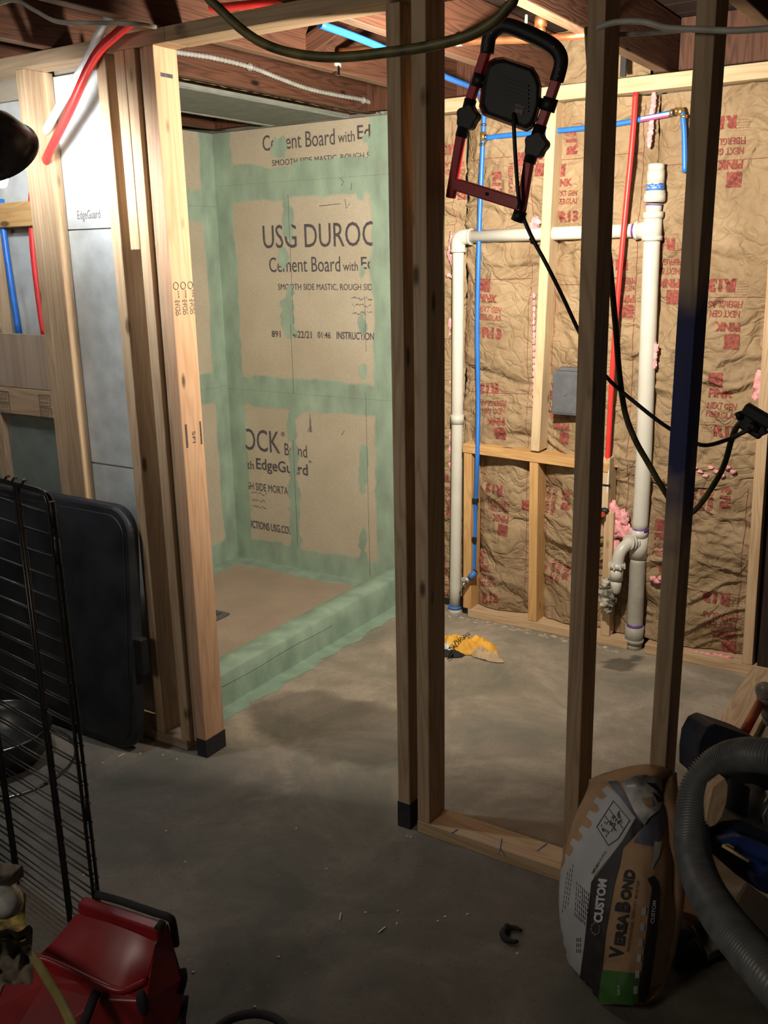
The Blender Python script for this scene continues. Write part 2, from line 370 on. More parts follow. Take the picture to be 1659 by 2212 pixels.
# ================================================================ SETTING
# floor
random.seed(3)
WET = W('z', 0, 1338, 1437); DAMP_SHADE = W('z', 0, 735, 1570); RGH = W('z', 0, 1090, 1700)
wx, wy = WET.x, WET.y
def floor_tint(x, y):
    n = N.noise(Vector((x*6, y*6, 3))); t = Vector((1., 1., 1.))
    a = math.atan2(y-wy, x-wx); r = math.hypot((x-wx), (y-wy)*1.1)
    rr = .062+.008*abs(math.sin(a*4.5))+.004*n
    if r < rr or (abs((x-wx)-(y-wy)*.32) < .022 and 0 < y-wy < .13): t *= .42
    r = math.hypot((x-DAMP_SHADE.x)/.40, (y-DAMP_SHADE.y)/.24)+.22*N.noise(Vector((x*9, y*9, 0)))+.1*N.noise(Vector((x*30, y*30, 0)))
    if r < 1: t *= 1-.45*min(1, (1-r)*5)  # damp patch, darkened further for the work light's falloff at the doorway
    r = math.hypot((x-RGH.x)/.33, (y-RGH.y)/.16)+.3*N.noise(Vector((x*8, y*8, 5)))
    if r < 1: t *= 1-.2*min(1, (1-r)*5)*(1+N.noise(Vector((x*40, y*40, 0))))
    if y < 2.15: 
        k = min(1, (2.15-y)/.25); t = Vector((t.x*(1-.56*k), t.y*(1-.54*k), t.z*(1-.53*k)))  # dim light of the foreground painted into the floor colour
    # ring of old paint
    q = W('z', 0, 560, 1690); r = math.hypot(x-q.x, y-q.y)
    if abs(r-.10) < .008 and x > q.x: t *= 1.25
    return t
nx, ny = 300, 240
def fl(u, v): return (-5+6.5*u, -.5+4.8*v, 0)
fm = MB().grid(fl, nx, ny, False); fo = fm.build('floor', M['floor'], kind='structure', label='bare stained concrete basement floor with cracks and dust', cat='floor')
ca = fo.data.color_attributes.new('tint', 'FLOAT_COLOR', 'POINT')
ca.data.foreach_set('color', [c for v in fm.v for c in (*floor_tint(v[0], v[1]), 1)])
# enclosing foundation behind the studs and the far left / right limits
MB().box((-5, 3.72, 0), (1.6, 3.85, 2.6)).build('wall_far', M['concrete_wall'], kind='structure', label='dark concrete foundation wall behind the insulated framing', cat='wall')
MB().box((-5, -.5, 0), (-4.9, 3.72, 2.6)).build('wall_left', M['concrete_wall'], kind='structure', label='dark foundation wall beyond the left end of the basement', cat='wall')

# ceiling: deck boards and joists
ceil = empty('ceiling', (0, 1.5, ZJ), kind='structure', label='open basement ceiling of old dark joists under board decking', cat='ceiling')
for i in range(34):
    y0 = -.5+i*.14
    MB().box((-5, y0+.003, ZJ+.19), (1.6, y0+.137, ZJ+.21)).build('deck_board', M['deck'], ceil)
XJ = [-4.55, -4.12, -3.70, -3.28, -2.85, -2.42, -1.985, -1.545, -1.10, -.66, -.23, .2, .64, 1.1]
for i, x in enumerate(XJ):
    lumber('joist', 'joist', (x, -.5, ZJ), (x+(.012 if i % 2 else 0), 3.70, ZJ), .043, .187, (1, 0, 0), ceil, .004) if False else \
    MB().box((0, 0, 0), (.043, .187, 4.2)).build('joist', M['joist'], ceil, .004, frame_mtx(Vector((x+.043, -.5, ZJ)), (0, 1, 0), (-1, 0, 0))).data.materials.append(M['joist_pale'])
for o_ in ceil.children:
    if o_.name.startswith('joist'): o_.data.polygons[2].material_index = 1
# diagonal bridging between joists
for (xa, xb, y, mir) in ((-1.94, -1.56, 2.62, 0), (-2.81, -2.45, 1.75, 0), (-3.24, -2.88, 1.7, 1), (-2.38, -2.0, 1.55, 1)):
    za, zb = (ZJ+.02, ZJ+.17) if not mir else (ZJ+.17, ZJ+.02)
    lumber('bridging', 'joist', (xa, y, za), (xb, y, zb), .04, .06, (0, 1, 0), ceil)
# solid blocking row above the far wall
for i in range(3, len(XJ)-1):
    MB().box((XJ[i]+.045, 3.62, ZJ), (XJ[i+1]-.002, 3.655, ZJ+.187)).build('blocking', M['joist'], ceil)

# ---------------------------------------------------------------- front partition
pw = empty('wall_front', (-1.5, P, 0), kind='structure', label='open stud partition with doorway between foreground and bathroom', cat='wall')
def slant(pt, pb, z0=.038, z1=ZT):
    a = W('y', P, *pt); b = W('y', P, *pb); k = (a.x-b.x)/(a.z-b.z)
    return b.x+k*(z0-b.z), b.x+k*(z1-b.z)
def stud(mat, x, z0=.038, z1=ZT, y0=P, parent=pw, w=.038, d=.089, **kw):
    xa, xb = x if isinstance(x, tuple) else (x, x)
    return lumber('stud', mat, (xa, y0, z0), (xb, y0, z1), w, d, (1, 0, 0), parent, **kw)
lumber('top_plate', 'pine_grey', (-5, P, ZT+.038), (-1.93, P, ZT+.038), .038, .089, (0, 0, -1), pw, label='top plate, left length')
lumber('top_plate', 'pine_grey', (-1.93, P, ZT+.038), (1.5, P, ZT+.038), .038, .089, (0, 0, -1), pw, label='top plate, right length')
XJm = -2.0135
lumber('bottom_plate', 'pine_grey', (-5, P, .038), (-2.062, P, .038), .038, .089, (0, 0, -1), pw)
lumber('bottom_plate', 'pine', (-1.186, P, .038), (.9, P, .038), .038, .089, (0, 0, -1), pw, label='bottom plate with blue pencil marks')
J = stud('pine_new', XJm, .0, ZT, label='fresh orange pine door jamb stud')
MB().box((XJm-.0015, P-.0015, 0), (XJm+.0395, P+.0905, .062)).build('painted_foot', M['black_tape'], J)
A = stud('pine_grey', slant((832, 10), (861, 1782)), 0, ZT-.005)
MB().box((-.0015, -.0015, 0), (.0395, .0905, .078)).build('painted_foot', M['black_tape'], A, mtx=WM[A.name])
stud('pine_grey', slant((887, 10), (902, 1772)))
stud('pine_grey', slant((1270, 0), (1225, 1500)))
stud('pine_blue', slant((1505, 0), (1403, 1640)), label='stud with navy blue spray paint')
stud('pine_grey', -.16); stud('pine_grey', .25)
xs1 = W('y', P, 258, 700).x; xs2 = W('y', P, 317, 700).x
stud('pine', xs1); stud('pine', xs2)
stud('pine', xs2-.040, W('y', P, 285, 540).z, ZT)
stud('pine_grey', xs2+.046, .038, ZT, P+.012, d=.07)
s0 = W('y', P, 93, 700).x; s0t = W('y', P, 49, 300).x
stud('pine', (s0-.004, s0+.002), d=.105)
for x in (-2.86, -3.27, -3.68, -4.1): stud('pine', x)
stud('pine', XL-.04, y0=P+.1); stud('pine', XJm-.049, .038, ZT, P+.046, d=.04)
# pieces between the left studs
lumber('blocking', 'pine_gold', (-2.86+.04, P+.02, 1.735), (s0, P+.02, 1.735), .038, .07, (0, 0, -1), pw) if False else \
lumber('blocking', 'pine_gold', (-2.82, P+.05, 1.745), (s0, P+.05, 1.745), .075, .038, (0, 0, -1), pw)
z0 = W('y', P, 0, 720).z; z1 = W('y', P, 40, 845).z
MB().box((-2.82, P-.001, z1+.012), (s0-.001, P+.017, z0)).build('plywood_panel', M['ply'], pw, .001)
b1 = MB(); b1.box((0, 0, 0), (.089, .038, abs(-2.82-s0)))
bl = b1.build('blocking', M['pine'], pw, .002, frame_mtx(Vector((-2.82, P-.002, z1+.01)), (1, 0, 0), (0, 0, -1)), label='horizontal block with grade stamps')
MB().box((-2.82, P+.02, .25), (s0-.002, P+.04, z1-.082)).build('shade_panel', M['greyboard_dark'], pw)  # dark sheet standing in for the block's shade on the pale board
# cement boards screwed to the shower side of the partition (seen from behind)
bz = 1.665
for (xa, xb, za, zb) in ((-3.22, XJm-.055, .02, .90), (-3.22, XJm-.055, .906, bz-.012), (-3.22, s0-.06, bz+.004, 2.05), (s0-.058, XJm-.055, bz-.008, 2.10)):
    MB().box((xa, P+.107, za), (xb, P+.119, zb)).build('cement_board', M['greyboard'], pw)
pr = MB()
pa, pb = W('y', P+.105, 168, 477), W('y', P+.105, 216, 462)
lettering(pr, 'EdgeGuard', lambda u, v: (pa.x+(pb.x-pa.x)*u, P+.1055, pa.z-.004+(.034)*v))
lettering(pr, 'TM', lambda u, v: (pb.x+.004+.008*u, P+.1055, pa.z+.022+(.006)*v))
pr.build('printed_lettering', M['ink_light'], pw)
# mill stamps on the fresh jamb and block
def stamp(mb, s, xa, za, zb, y0, y1):      # sideways lettering on the right face of a stud
    lettering(mb, s, lambda u, v: (xa, y0+(y1-y0)*v, za+(zb-za)*(1-u)))
st = MB(); fx = XJm+.0388
for k in range(3):
    yb = P+.008+k*.029
    stamp(st, 'STUD', fx+.0003, 1.405, 1.448, yb+.002, yb+.013); stamp(st, '2SB S-DRY', fx+.0003, 1.405, 1.475, yb+.0155, yb+.0205)
    c0 = Vector((fx, yb+.010, 1.487)); st.tube([c0+Vector((0, .010*math.cos(a), .010*math.sin(a))) for a in [2*PI*i/14 for i in range(15)]], .0010, 4)
stamp(st, 'SFI', fx, 1.03, 1.065, P+.04, P+.053)
for k in range(6): st.box((fx-.001, P+.012+k*.003 if k < 3 else P+.068+k*.002, 1.02), (fx+.0002, P+.0135+k*.003 if k < 3 else P+.0695+k*.002, 1.09))
st.box((fx-.001, P+.02, 2.035), (fx+.0003, P+.065, 2.045))
st.build('printed_lettering', M['ink'], J)
st = MB()
for bx0 in (s0-.06, s0-.27):
    for r_ in range(2):
        zt_ = z1-.004-r_*.042
        for q in ((0, 0), (0, .036)): st.box((bx0, P-.0032, zt_-q[1]-.0016), (bx0+.055, P-.002, zt_-q[1]))
        for q in (0, .054): st.box((bx0+q, P-.0032, zt_-.037), (bx0+q+.0016, P-.002, zt_))
        for l_, tx in enumerate(('S-P-F', 'KD-HT')): lettering(st, tx, lambda u, v: (bx0+.006+.04*u, P-.0028, zt_-.016-l_*.015+.010*v))
st.build('printed_lettering', M['ink'], bl)
# dust heap inside the plate corner
MB().grid(lambda u, v: (xs1+.04+.045*u+.0*v, P+.01+.075*v, .002+.030*math.sin(PI*u)*math.sin(PI*v)+.006*N.noise(Vector((u*9, v*9, 0)))), 14, 14).build('mortar_dust', M['mud'], label='small heap of pale mortar dust inside the left plate corner', cat='dust', kind='stuff')

# ---------------------------------------------------------------- shower
sw = empty('wall_shower', (-2.8, S, 0), kind='structure', label='shower recess walls of tan cement board with green membrane seams', cat='wall')
PAT = []
def gp(px, py, rx, ry, pw_=1.): p = W('y', S, px, py); PAT.append((p.x, p.z, rx*.00195, ry*.0022, pw_))
for a in ((603, 318, 26, 20), (622, 480, 17, 42), (612, 558, 15, 24), (622, 690, 22, 52), (628, 628, 12, 12), (640, 885, 24, 18), (630, 925, 14, 40), (635, 1000, 17, 60), (636, 1060, 18, 60), (636, 1130, 17, 60), (640, 1180, 20, 40),
          (786, 985, 12, 34), (784, 1035, 13, 28), (785, 1170, 13, 30), (787, 1220, 14, 25), (785, 800, 11, 16), (780, 415, 13, 13), (655, 398, 16, 15), (783, 588, 9, 16), (783, 700, 12, 20), (545, 865, 12, 14), (790, 300, 10, 8), (640, 400, 60, 14)): gp(*a)
def g_back(x, z):
    g = 0
    def s(d, w): return max(0., min(1., 1-(d-w)/.03))
    n = .018*N.noise(Vector((x*5, z*5, 1)))+.01*N.noise(Vector((x*18, z*18, 1)))
    g = max(g, s(x-XL+n, .105), s(-2.363-x+n, 0) if x < -2.36 else 1, s(z+n, .115), s(abs(z-.912)+n, .062), s(abs(z-1.895)+n*1.4, .058))
    for (a, b, rx, rz, k) in PAT:
        d = math.hypot((x-a)/rx, (z-b)/rz)
        if d < 2.2: d += .55*N.noise(Vector((x*22, z*22, a)))+.3*N.noise(Vector((x*50, z*50, a)))
        g = max(g, max(0., min(1., (1.25-d)*2.2)))
    return g
def green_attr(o, mb, fn):
    a = o.data.attributes.new('green', 'FLOAT', 'POINT'); a.data.foreach_set('value', [fn(v) for v in mb.v])
HB = 2.132
def wallsheet(name, fn, nu, nv, gf, mat='board', parent=sw):
    mb = MB().grid(fn, nu, nv, False); o = mb.build(name, M[mat], parent); green_attr(o, mb, gf)
    md = o.modifiers.new('thick', 'SOLIDIFY'); md.thickness = .012; md.offset = -1
    return o
for (za, zb) in ((0, .9145), (.914, 1.8945), (1.894, HB)):
    bb = wallsheet('cement_board', lambda u, v: (XL+u*1.20, S, za+(zb-za)*v), 115, int((zb-za)*100)+2, lambda v: g_back(v[0], v[2]))
# left side wall
def g_left(y, z):
    n = .018*N.noise(Vector((y*5, z*5, 7)))
    def s(d, w): return max(0., min(1., 1-(d-w)/.03))
    return max(s(S-y+n, .085), s(z+n, .12), s(abs(z-.93)+n, .06), s(abs(z-1.80)+n, .06))
for (za, zb) in ((0, .9305), (.93, 1.8005), (1.80, HB)):
    wallsheet('cement_board', lambda u, v: (XL, P+.12+(S-P-.12)*u, za+(zb-za)*v), 90, int((zb-za)*60)+2, lambda v: g_left(v[1], v[2])).modifiers['thick'].offset = 1
# near inner face of the recess
wallsheet('cement_board', lambda u, v: (XL+(XJm-.055-XL)*u, P+.1205, HB*v), 60, 100, lambda v: 1. if v[2] < .1 or v[0] < XL+.1 else 0.)
# raised bead of membrane in the corners
mb = MB(); mb.tube([(XL+.003, S-.003, z*.05) for z in range(int(HB/.05))], .005, 6); mb.tube([(XL, S-.004, .004), (XO-.1, S-.004, .004)], .006, 6); mb.tube([(XL+.003, P+.13, .004), (XL+.003, S, .004)], .006, 6)
o = mb.build('membrane_bead', M['green'], sw); green_attr(o, mb, lambda v: 1.)
lt = MB(); tiny = MB(); cr = MB()
def DT(s, xl, yb, yt, xr, yr, bold=0., mbx=None):
    a = W('y', S, xl, yb); b = W('y', S, xl, yt); r = W('y', S, xr, yr); y = S-.0022
    lettering(lt if mbx is None else mbx, s, lambda u, v: (a.x+(r.x-a.x)*u, y, a.z+(b.z-a.z)*v), bold, lambda u, v: g_back(a.x+(r.x-a.x)*u, a.z+(b.z-a.z)*v) < .62)
for t in (("Cement Board", 569, 327, 293, 724, 306), ("with", 731, 309, 285, 767, 305), ("Edg", 773, 311, 271, 816, 305, .01), ("SMOOTH SIDE MASTIC, ROUGH SIDE", 589, 361, 346, 822, 350),
          ("USG DUROC", 570, 537, 487, 812, 520), ("Cement Board", 583, 588, 556, 736, 586), ("with", 742, 585, 565, 774, 585), ("Edg", 781, 590, 555, 822, 590, .01),
          ("SMOOTH SIDE MASTIC, ROUGH SIDE", 602, 628, 613, 812, 629), ("891", 588, 728, 714, 607, 728, .01), ("04/22/21", 625, 729, 714, 674, 730, .01), ("01:46", 687, 730, 716, 715, 731, .01), ("INSTRUCTIONS", 728, 732, 716, 815, 733, .01),
          ("ROCK", 506, 968, 922, 606, 980), ("\u00ae", 608, 942, 932, 616, 943), ("Brand", 616, 983, 957, 664, 984), ("with", 518, 1010, 992, 549, 1012), ("EdgeGuard", 555, 1020, 989, 666, 1030, .012), ("TM", 667, 1000, 994, 673, 1000),
          ("ROUGH SIDE MORTAR", 508, 1052, 1036, 630, 1056), ("INSTRUCTIONS USG.COM", 512, 1134, 1118, 632, 1145, .012)):
    DT(*t)
random.seed(5)
for (x0_, y0_, n_) in ((760, 645, 13), (762, 660, 12), (762, 676, 12), (543, 1064, 12), (544, 1079, 11), (546, 1093, 11)):
    a = W('y', S, x0_, y0_)
    for k in range(n_):
        w_ = random.uniform(.003, .009); x_ = a.x+k*.0088; dz = random.uniform(-.006, .006)
        if g_back(x_, a.z) < .6: tiny.box((x_, S-.0018, a.z+dz-.002), (x_+w_, S-.0012, a.z+dz+.003))
lt.build('printed_lettering', M['ink'], sw); tiny.build('printed_small_marks', M['ink_light'], sw)
for (xx, y0_, y1_) in ((622, 420, 700), (628, 700, 850), (790, 850, 1240), (788, 640, 760), (633, 950, 1180)):   # score lines
    a = W('y', S, xx, y0_); b = W('y', S, xx, y1_)
    cr.tube([(a.x+.002*N.noise(Vector((k, 0, y0_))), S-.0006, a.z+(b.z-a.z)*k/12) for k in range(13)], .0009, 4)
for (pts) in (((760, 395), (758, 410)), ((735, 385), (742, 392), (738, 402)), ((690, 445), (735, 440)), ((745, 430), (748, 450), (756, 440)), ((670, 895), (669, 915), (672, 928)), ((664, 932), (668, 925)), ((738, 940), (744, 930))):
    cr.tube([W('y', S-.001, *q) for q in pts], .0012, 4)
cr.build('score_lines', M['ink'], sw)
g = MB(); q = W('y', S, 671, 920); g.prism([(q.x-.008, S-.001, q.z-.03), (q.x+.008, S-.001, q.z-.03), (q.x+.003, S-.001, q.z+.04), (q.x-.002, S-.001, q.z+.04)], (0, -.001, 0)); g.build('gouge_mark', M['ink_light'], sw)
# pan floor with green border
def pan(u, v): return (XL+(XO-.11-XL)*u, P+.125+(S-P-.125)*v, .006+.012*abs(math.hypot(u-.5, v-.45)))
mb = MB().grid(pan, 110, 150, False); po = mb.build('shower_pan', M['pan'], label='brown mortar shower pan floor with green painted border', cat='shower pan', kind='structure')
green_attr(po, mb, lambda v: max(0, min(1, 1.0-(min(v[0]-XL, S-v[1])-.075+.05*N.noise(Vector((v[0]*5, v[1]*5, 0))))/.04)))
q = W('z', .01, 468, 1332)
mb = MB().box((q.x-.13, q.y-.06, .010), (q.x+.035, q.y+.05, .018))
dr = mb.build('floor_drain', M['grey_metal'], bevel=.002, label='dark square drain plate in the brown shower pan', cat='drain')
for k in range(5): MB().box((q.x-.10+k*.024, q.y-.04, .018), (q.x-.092+k*.024, q.y+.03, .0188)).build('slot', M['black_matte'], dr)
# curb
cb = MB().grid(lambda u, v: [(XO+.008, P+.1+(S-P-.1)*v, 0), (XO+.004, P+.1+(S-P-.1)*v, .06), (XO, P+.1+(S-P-.1)*v, .118+.002*math.sin(v*30)), (XO-.008, P+.1+(S-P-.1)*v, .1274), (XO-.06, P+.1+(S-P-.1)*v, .129), (XO-.105, P+.1+(S-P-.1)*v, .1274), (XO-.1126, P+.1+(S-P-.1)*v, .12), (XO-.1126, P+.1+(S-P-.1)*v, 0)][round(u*7)], 8, 80)
co = cb.build('shower_curb', M['green'], label='green membrane coated curb across the shower opening', cat='curb'); green_attr(co, cb, lambda v: 1.)
ln = MB()
for (z_, w_) in ((.082, .0012), (.048, .0012)): ln.tube([(XO+.0045, P+.1+k*.03, z_+.003*math.sin(k*.4)) for k in range(30)], w_, 4)
o = ln.build('membrane_ridge', M['green'], co); green_attr(o, ln, lambda v: 1.)
st_ = MB().grid(lambda u, v: (XO+.004+u*(.075+.025*N.noise(Vector((v*14, 0, 2)))+.012*N.noise(Vector((v*60, 0, 2)))), P+.12+(S-P-.12)*v, .0022-.0012*u), 6, 160, False)
o = st_.build('membrane_strip', M['green'], co); green_attr(o, st_, lambda v: 1.)

# ---------------------------------------------------------------- ceiling pieces above the shower
a = [W('z', ZJ-.012, *q) for q in ((330, 175), (770, 250), (590, 272), (330, 217))]
a = [Vector((-2.47, 2.2, ZJ-.014)), Vector((-2.47, 3.63, ZJ-.014)), Vector((-2.93, 3.63, ZJ-.014)), Vector((-2.86, 2.2, ZJ-.014))]
cp = MB().prism(a, (0, 0, .012)).build('ceiling_board', M['greyboard_dark'], label='grey green board strip fixed under the joists above shower', cat='board')
for (x0_, x1_) in ((-2.495, -2.465), (-2.90, -2.865)):
    MB().grid(lambda u, v: (x0_+(x1_-x0_)*u+.006*N.noise(Vector((v*20, x0_, 0)))-(.03*(1-v) if x0_ < -2.7 and False else 0), 2.3+1.32*v, ZJ-.0155), 3, 60, False).build('joint_compound_edge', M['greyboard'], cp)
# torn pale strip along the joist bottom
MB().grid(lambda u, v: (-2.42+.0+.018*u+.004*N.noise(Vector((v*30, 0, 3))), 2.35+1.28*v, ZJ-.002-.006*u+.003*N.noise(Vector((v*40, u, 3)))), 4, 90, False).build('torn_paper_strip', M['pine_pale'], label='ragged cream strip of torn board paper along the joist edge', cat='strip', kind='thing')
# flexible conduit
pts = smooth_path([W('x', -2.362, *q) for q in ((340, 103), (383, 113), (460, 125), (540, 145), (600, 168), (660, 190), (720, 204), (780, 215), (806, 226), (828, 246))], 30)
cd = MB().tube(pts, [.0082+.0014*math.sin(i*2.1) for i in range(len(pts))], 8).build('flexible_conduit', M['steel'], label='corrugated steel flexible conduit along the dark joist', cat='conduit')
for q in ((540, 145), (785, 217)):
    p_ = W('x', -2.362, *q); MB().tube([p_+Vector((0, -.004, 0)), p_+Vector((0, .004, 0))], .0125, 10).build('strap', M['steel'], cd)
# steel hanger bracket
hb = empty('joist_bracket', W('y', 2.9, 730, 140), 'small galvanised steel bracket hanging on the lit joist', 'bracket')
p0_ = W('x', -1.94, 729, 128); p1_ = W('x', -1.94, 731, 160)
MB().box((-1.9415, p0_.y-.017, p0_.z-.022), (-1.938, p0_.y+.017, p0_.z+.004)).build('plate', M['steel'], hb)
MB().box((-1.944, p0_.y-.006, p1_.z-.004), (-1.936, p0_.y+.006, p0_.z-.02)).build('tongue', M['chrome'], hb)
for s_ in (-1, 1): MB().tube([(-1.938, p0_.y+s_*.011, p0_.z-.008), (-1.934, p0_.y+s_*.011, p0_.z-.008)], .003, 8).build('screw', M['black_matte'], hb)

# ---------------------------------------------------------------- far wall
fw = empty('wall_back', (-1.3, Q, 0), kind='structure', label='far bathroom wall of pine studs with kraft faced insulation', cat='wall')
XR = -.30
lumber('top_plate', 'pine_pale', (-2.06, Q, ZT+.034), (XR, Q, ZT+.034), .05, .089, (0, 0, -1), fw)
lumber('bottom_plate', 'pine', (-1.815, Q, .04), (-1.09, Q, .04), .04, .12, (0, 0, -1), fw)
lumber('bottom_plate', 'pine', (-1.02, Q, .04), (XR, Q, .04), .04, .12, (0, 0, -1), fw)
def fstud(mat, xa, xb, za, zb, **kw): return lumber('stud', mat, (xa, Q, za), (xb, Q, zb), .038, .089, (1, 0, 0), fw, **kw)
fstud('pine_pale', -1.532, -1.497, .78, ZT-.016, label='pale fresh stud')
fstud('pine_gold', -1.525, -1.535, .04, .742)
fstud('pine_gold', -1.838, -1.838, .04, .745)
fstud('pine', W('y', Q, 1602, 1430).x, W('y', Q, 1602, 1430).x+(W('y', Q, 1630, 1000).x-W('y', Q, 1602, 1430).x)/(W('y', Q, 1630, 1000).z-.03)*2.05, .04, ZT-.016)
fstud('pine', -1.205, -1.21, .04, .565)
fstud('pine_pale', -1.235, -1.235, .56, .78)
lumber('blocking', 'pine_gold', (-1.84, Q-.004, .782), (-1.2, Q-.004, .762), .038, .089, (0, 0, -1), fw, label='golden brown horizontal block')
KC = {}
def hkraft(x, z, xa, xb, sd):
    u = (x-xa)/(xb-xa)
    b = -.032*math.sin(PI*max(0, min(1, u)))**.6
    v = Vector((x*3.2+sd, z*3.2, sd)); w_ = N.noise_vector(v)*.22
    p_ = Vector((x, z, 0))+w_
    a1 = 1-abs(N.noise(Vector((p_.x*5+sd, p_.y*7, sd))))*2.6
    a2 = 1-abs(N.noise(Vector((p_.x*11+sd, p_.y*15, sd+3))))*2.6
    vd = N.voronoi(Vector((p_.x*3.6+sd, p_.y*6.2, sd)))[0]; vd2 = N.voronoi(Vector((p_.x*9+sd, p_.y*12, sd)))[0]
    k = .5+.9*abs(N.noise(Vector((x*1.5, z*1.3, sd+9))))
    b += .062*(vd[0]-.45)*k-.018*max(0, 1-(vd[1]-vd[0])*9)*k+.016*(vd2[0]-.4)*k-.006*max(0, 1-(vd2[1]-vd2[0])*7)*k
    a3 = max(0, 1-abs(N.noise(Vector((p_.x*1.6+sd*.3, p_.y*3.4, sd+20))))*5)
    return b-(.014*max(0, a1)**2+.006*max(0, a2)**2)*k+.016*a3*a3+.014*N.noise(Vector((x*7, z*6, sd)))
YB = Q+.086
batts = []
for i, (xa, xb, za, zb) in enumerate(((-2.05, -1.875, .05, 2.09), (-1.872, -1.532, .755, 2.09), (-1.80, -1.525, .045, .77), (-1.497, -1.105, .735, 2.09), (-1.50, -1.20, .045, .745), (-1.20, -1.095, .045, .775), (-1.102, -.60, .69, 2.09), (-1.10, -.645, .045, .725))):
    sd = i*13.7+2
    nu = max(8, int((xb-xa)/.0075)); nv = int((zb-za)/.0075)
    mb = MB().grid(lambda u, v: (xa+(xb-xa)*u, YB+hkraft(xa+(xb-xa)*u, za+(zb-za)*v, xa, xb, sd), za+(zb-za)*v), nu, nv)
    bo = mb.build('insulation_batt', M['kraft'], fw); batts.append((bo, xa, xb, za, zb, sd, MB()))
def batt_at(x, z):
    for b in batts:
        if b[1]-.001 <= x <= b[2]+.001 and b[3] <= z <= b[4]: return b
def batt_print(s, cx_, cz_, w_, h_, rot, bold=0.):
    b = batt_at(cx_, cz_)
    if b is None: return
    c_, s_ = math.cos(rot), math.sin(rot)
    def place(u, v):
        a = (u-.5)*w_; d = (v-.5)*h_; return cx_+a*c_-d*s_, cz_+a*s_+d*c_
    vs, fs, _ = glyphs(s, bold)
    xy = [place(u, v) for u, v in vs]
    ok = [b[1]+.004 < x < b[2]-.004 and b[3]+.004 < z < b[4]-.004 for x, z in xy]
    fs = [f for f in fs if all(ok[i] for i in f)]
    b[6].add([(x, YB+hkraft(x, z, b[1], b[2], b[5])-.0022, z) for x, z in xy], fs)
def batt_rect(cx_, cz_, w_, h_, rot=0):
    b = batt_at(cx_, cz_)
    if b is None: return
    c_, s_ = math.cos(rot), math.sin(rot); n = 14; vs = []
    for j in range(n+1):
        for i in range(n+1):
            a = (i/n-.5)*w_; d = (j/n-.5)*h_; x = min(max(cx_+a*c_-d*s_, b[1]), b[2]); z = cz_+a*s_+d*c_; vs.append((x, YB+hkraft(x, z, b[1], b[2], b[5])-.002, z))
    b[6].add(vs, [(j*(n+1)+i, j*(n+1)+i+1, (j+1)*(n+1)+i+1, (j+1)*(n+1)+i) for j in range(n) for i in range(n) if (i*7+j*3) % 11])
def block(px, py, sc, rot):
    """one printed panel: square, two product words, R-value; laid out along its own up direction"""
    q = W('y', YB-.02, px, py); rot = math.radians(rot); c_, s_ = math.cos(rot), math.sin(rot)
    def L(s, dx, dy, w_, h_, bold=0.): batt_print(s, q.x+(dx*c_-dy*s_)*sc, q.z+(dx*s_+dy*c_)*sc, w_*sc, h_*sc, rot, bold)
    batt_rect(q.x+(-.03*c_-.135*s_)*sc, q.z+(-.03*s_+.135*c_)*sc, .05*sc, .052*sc, rot)
    L('PINK', -.012, .085, .085, .032, .05); L('NEXT GEN', 0, .042, .105, .023, .025); L('FIBERGLAS', 0, .010, .115, .023, .025)
    for k in range(5): L('- - - - - -', -.045, -.022-k*.0085, .04, .002)
    L('R13', .02, -.052, .090, .045, .06)
for a in ((1060, 690, 1., -4), (1068, 865, 1., 184), (1100, 385, .95, -92), (1208, 880, .9, 180), (1078, 1080, .95, 178), (1200, 1085, .9, 90), (1052, 1265, .95, 8), (1190, 1235, .8, -90),
          (1345, 600, .9, 180), (1440, 560, 1., 180), (1570, 650, 1.05, 180), (1575, 300, 1., 180), (1560, 900, 1., 0), (1540, 1080, .9, 90), (1560, 1320, 1.1, 180), (985, 350, .9, 180), (1205, 320, 1., 90), (1440, 1200, .9, 0), (1220, 440, .9, 0), (965, 1260, .8, 0), (965, 1050, .8, 180), ):
    block(*a)
def bline(b, x0_, z0_, x1_, z1_, r=.0011):
    n = max(4, int(math.hypot(x1_-x0_, z1_-z0_)/.012)); pts = []
    for k in range(n+1):
        x = x0_+(x1_-x0_)*k/n; z = z0_+(z1_-z0_)*k/n; pts.append((x, YB+hkraft(x, z, b[1], b[2], b[5])-.0012, z))
    b[6].tube(pts, r, 4, False)
for b in batts:
    xa, xb, za, zb = b[1:5]
    if xb-xa < .1: continue
    bline(b, xb-.045, za+.02, xb-.045, zb-.02)
    k = za+.24
    while k < zb-.1: bline(b, xa+.02, k, xb-.045, k+.004); k += .46
    bline(b, xa+.02, za+.24, xa+.02, min(zb-.05, za+.70))
for b in batts: b[6].build('printed_lettering', M['ink_red'], b[0])
# pink fibreglass showing at torn edges
def fluff(name, pts, r, parent, seed=0, k=1.):
    mb = MB()
    for j, p_ in enumerate(pts):
        p_ = Vector(p_)
        def f(u, v, p_=p_, j=j):
            th = u*2*PI; ph = v*PI; d = Vector((math.sin(ph)*math.cos(th), math.sin(ph)*math.sin(th), math.cos(ph)))
            rr = r*(1+.45*N.noise(d*1.8+Vector((j*3.1+seed, 0, 0)))+.30*N.noise(d*5+Vector((j, seed, 0)))+.12*N.noise(d*13))
            return p_+Vector((d.x, d.y*.55, d.z*k))*rr
        mb.grid(f, 22, 16)
    return mb.build(name, M['pink'], parent)
def wp(px, py, y=Q+.03): return W('y', y, px, py)
fluff('pink_fibreglass', [wp(1325, 1105), wp(1335, 1140), wp(1318, 1150), wp(1350, 1150), wp(1330, 1185), wp(1345, 1120)], .026, fw, 1, 1.4)
fluff('pink_fibreglass', [wp(979, 520, Q+.05), wp(975, 545, Q+.05), wp(980, 560, Q+.05)], .018, fw, 2, 1.8)
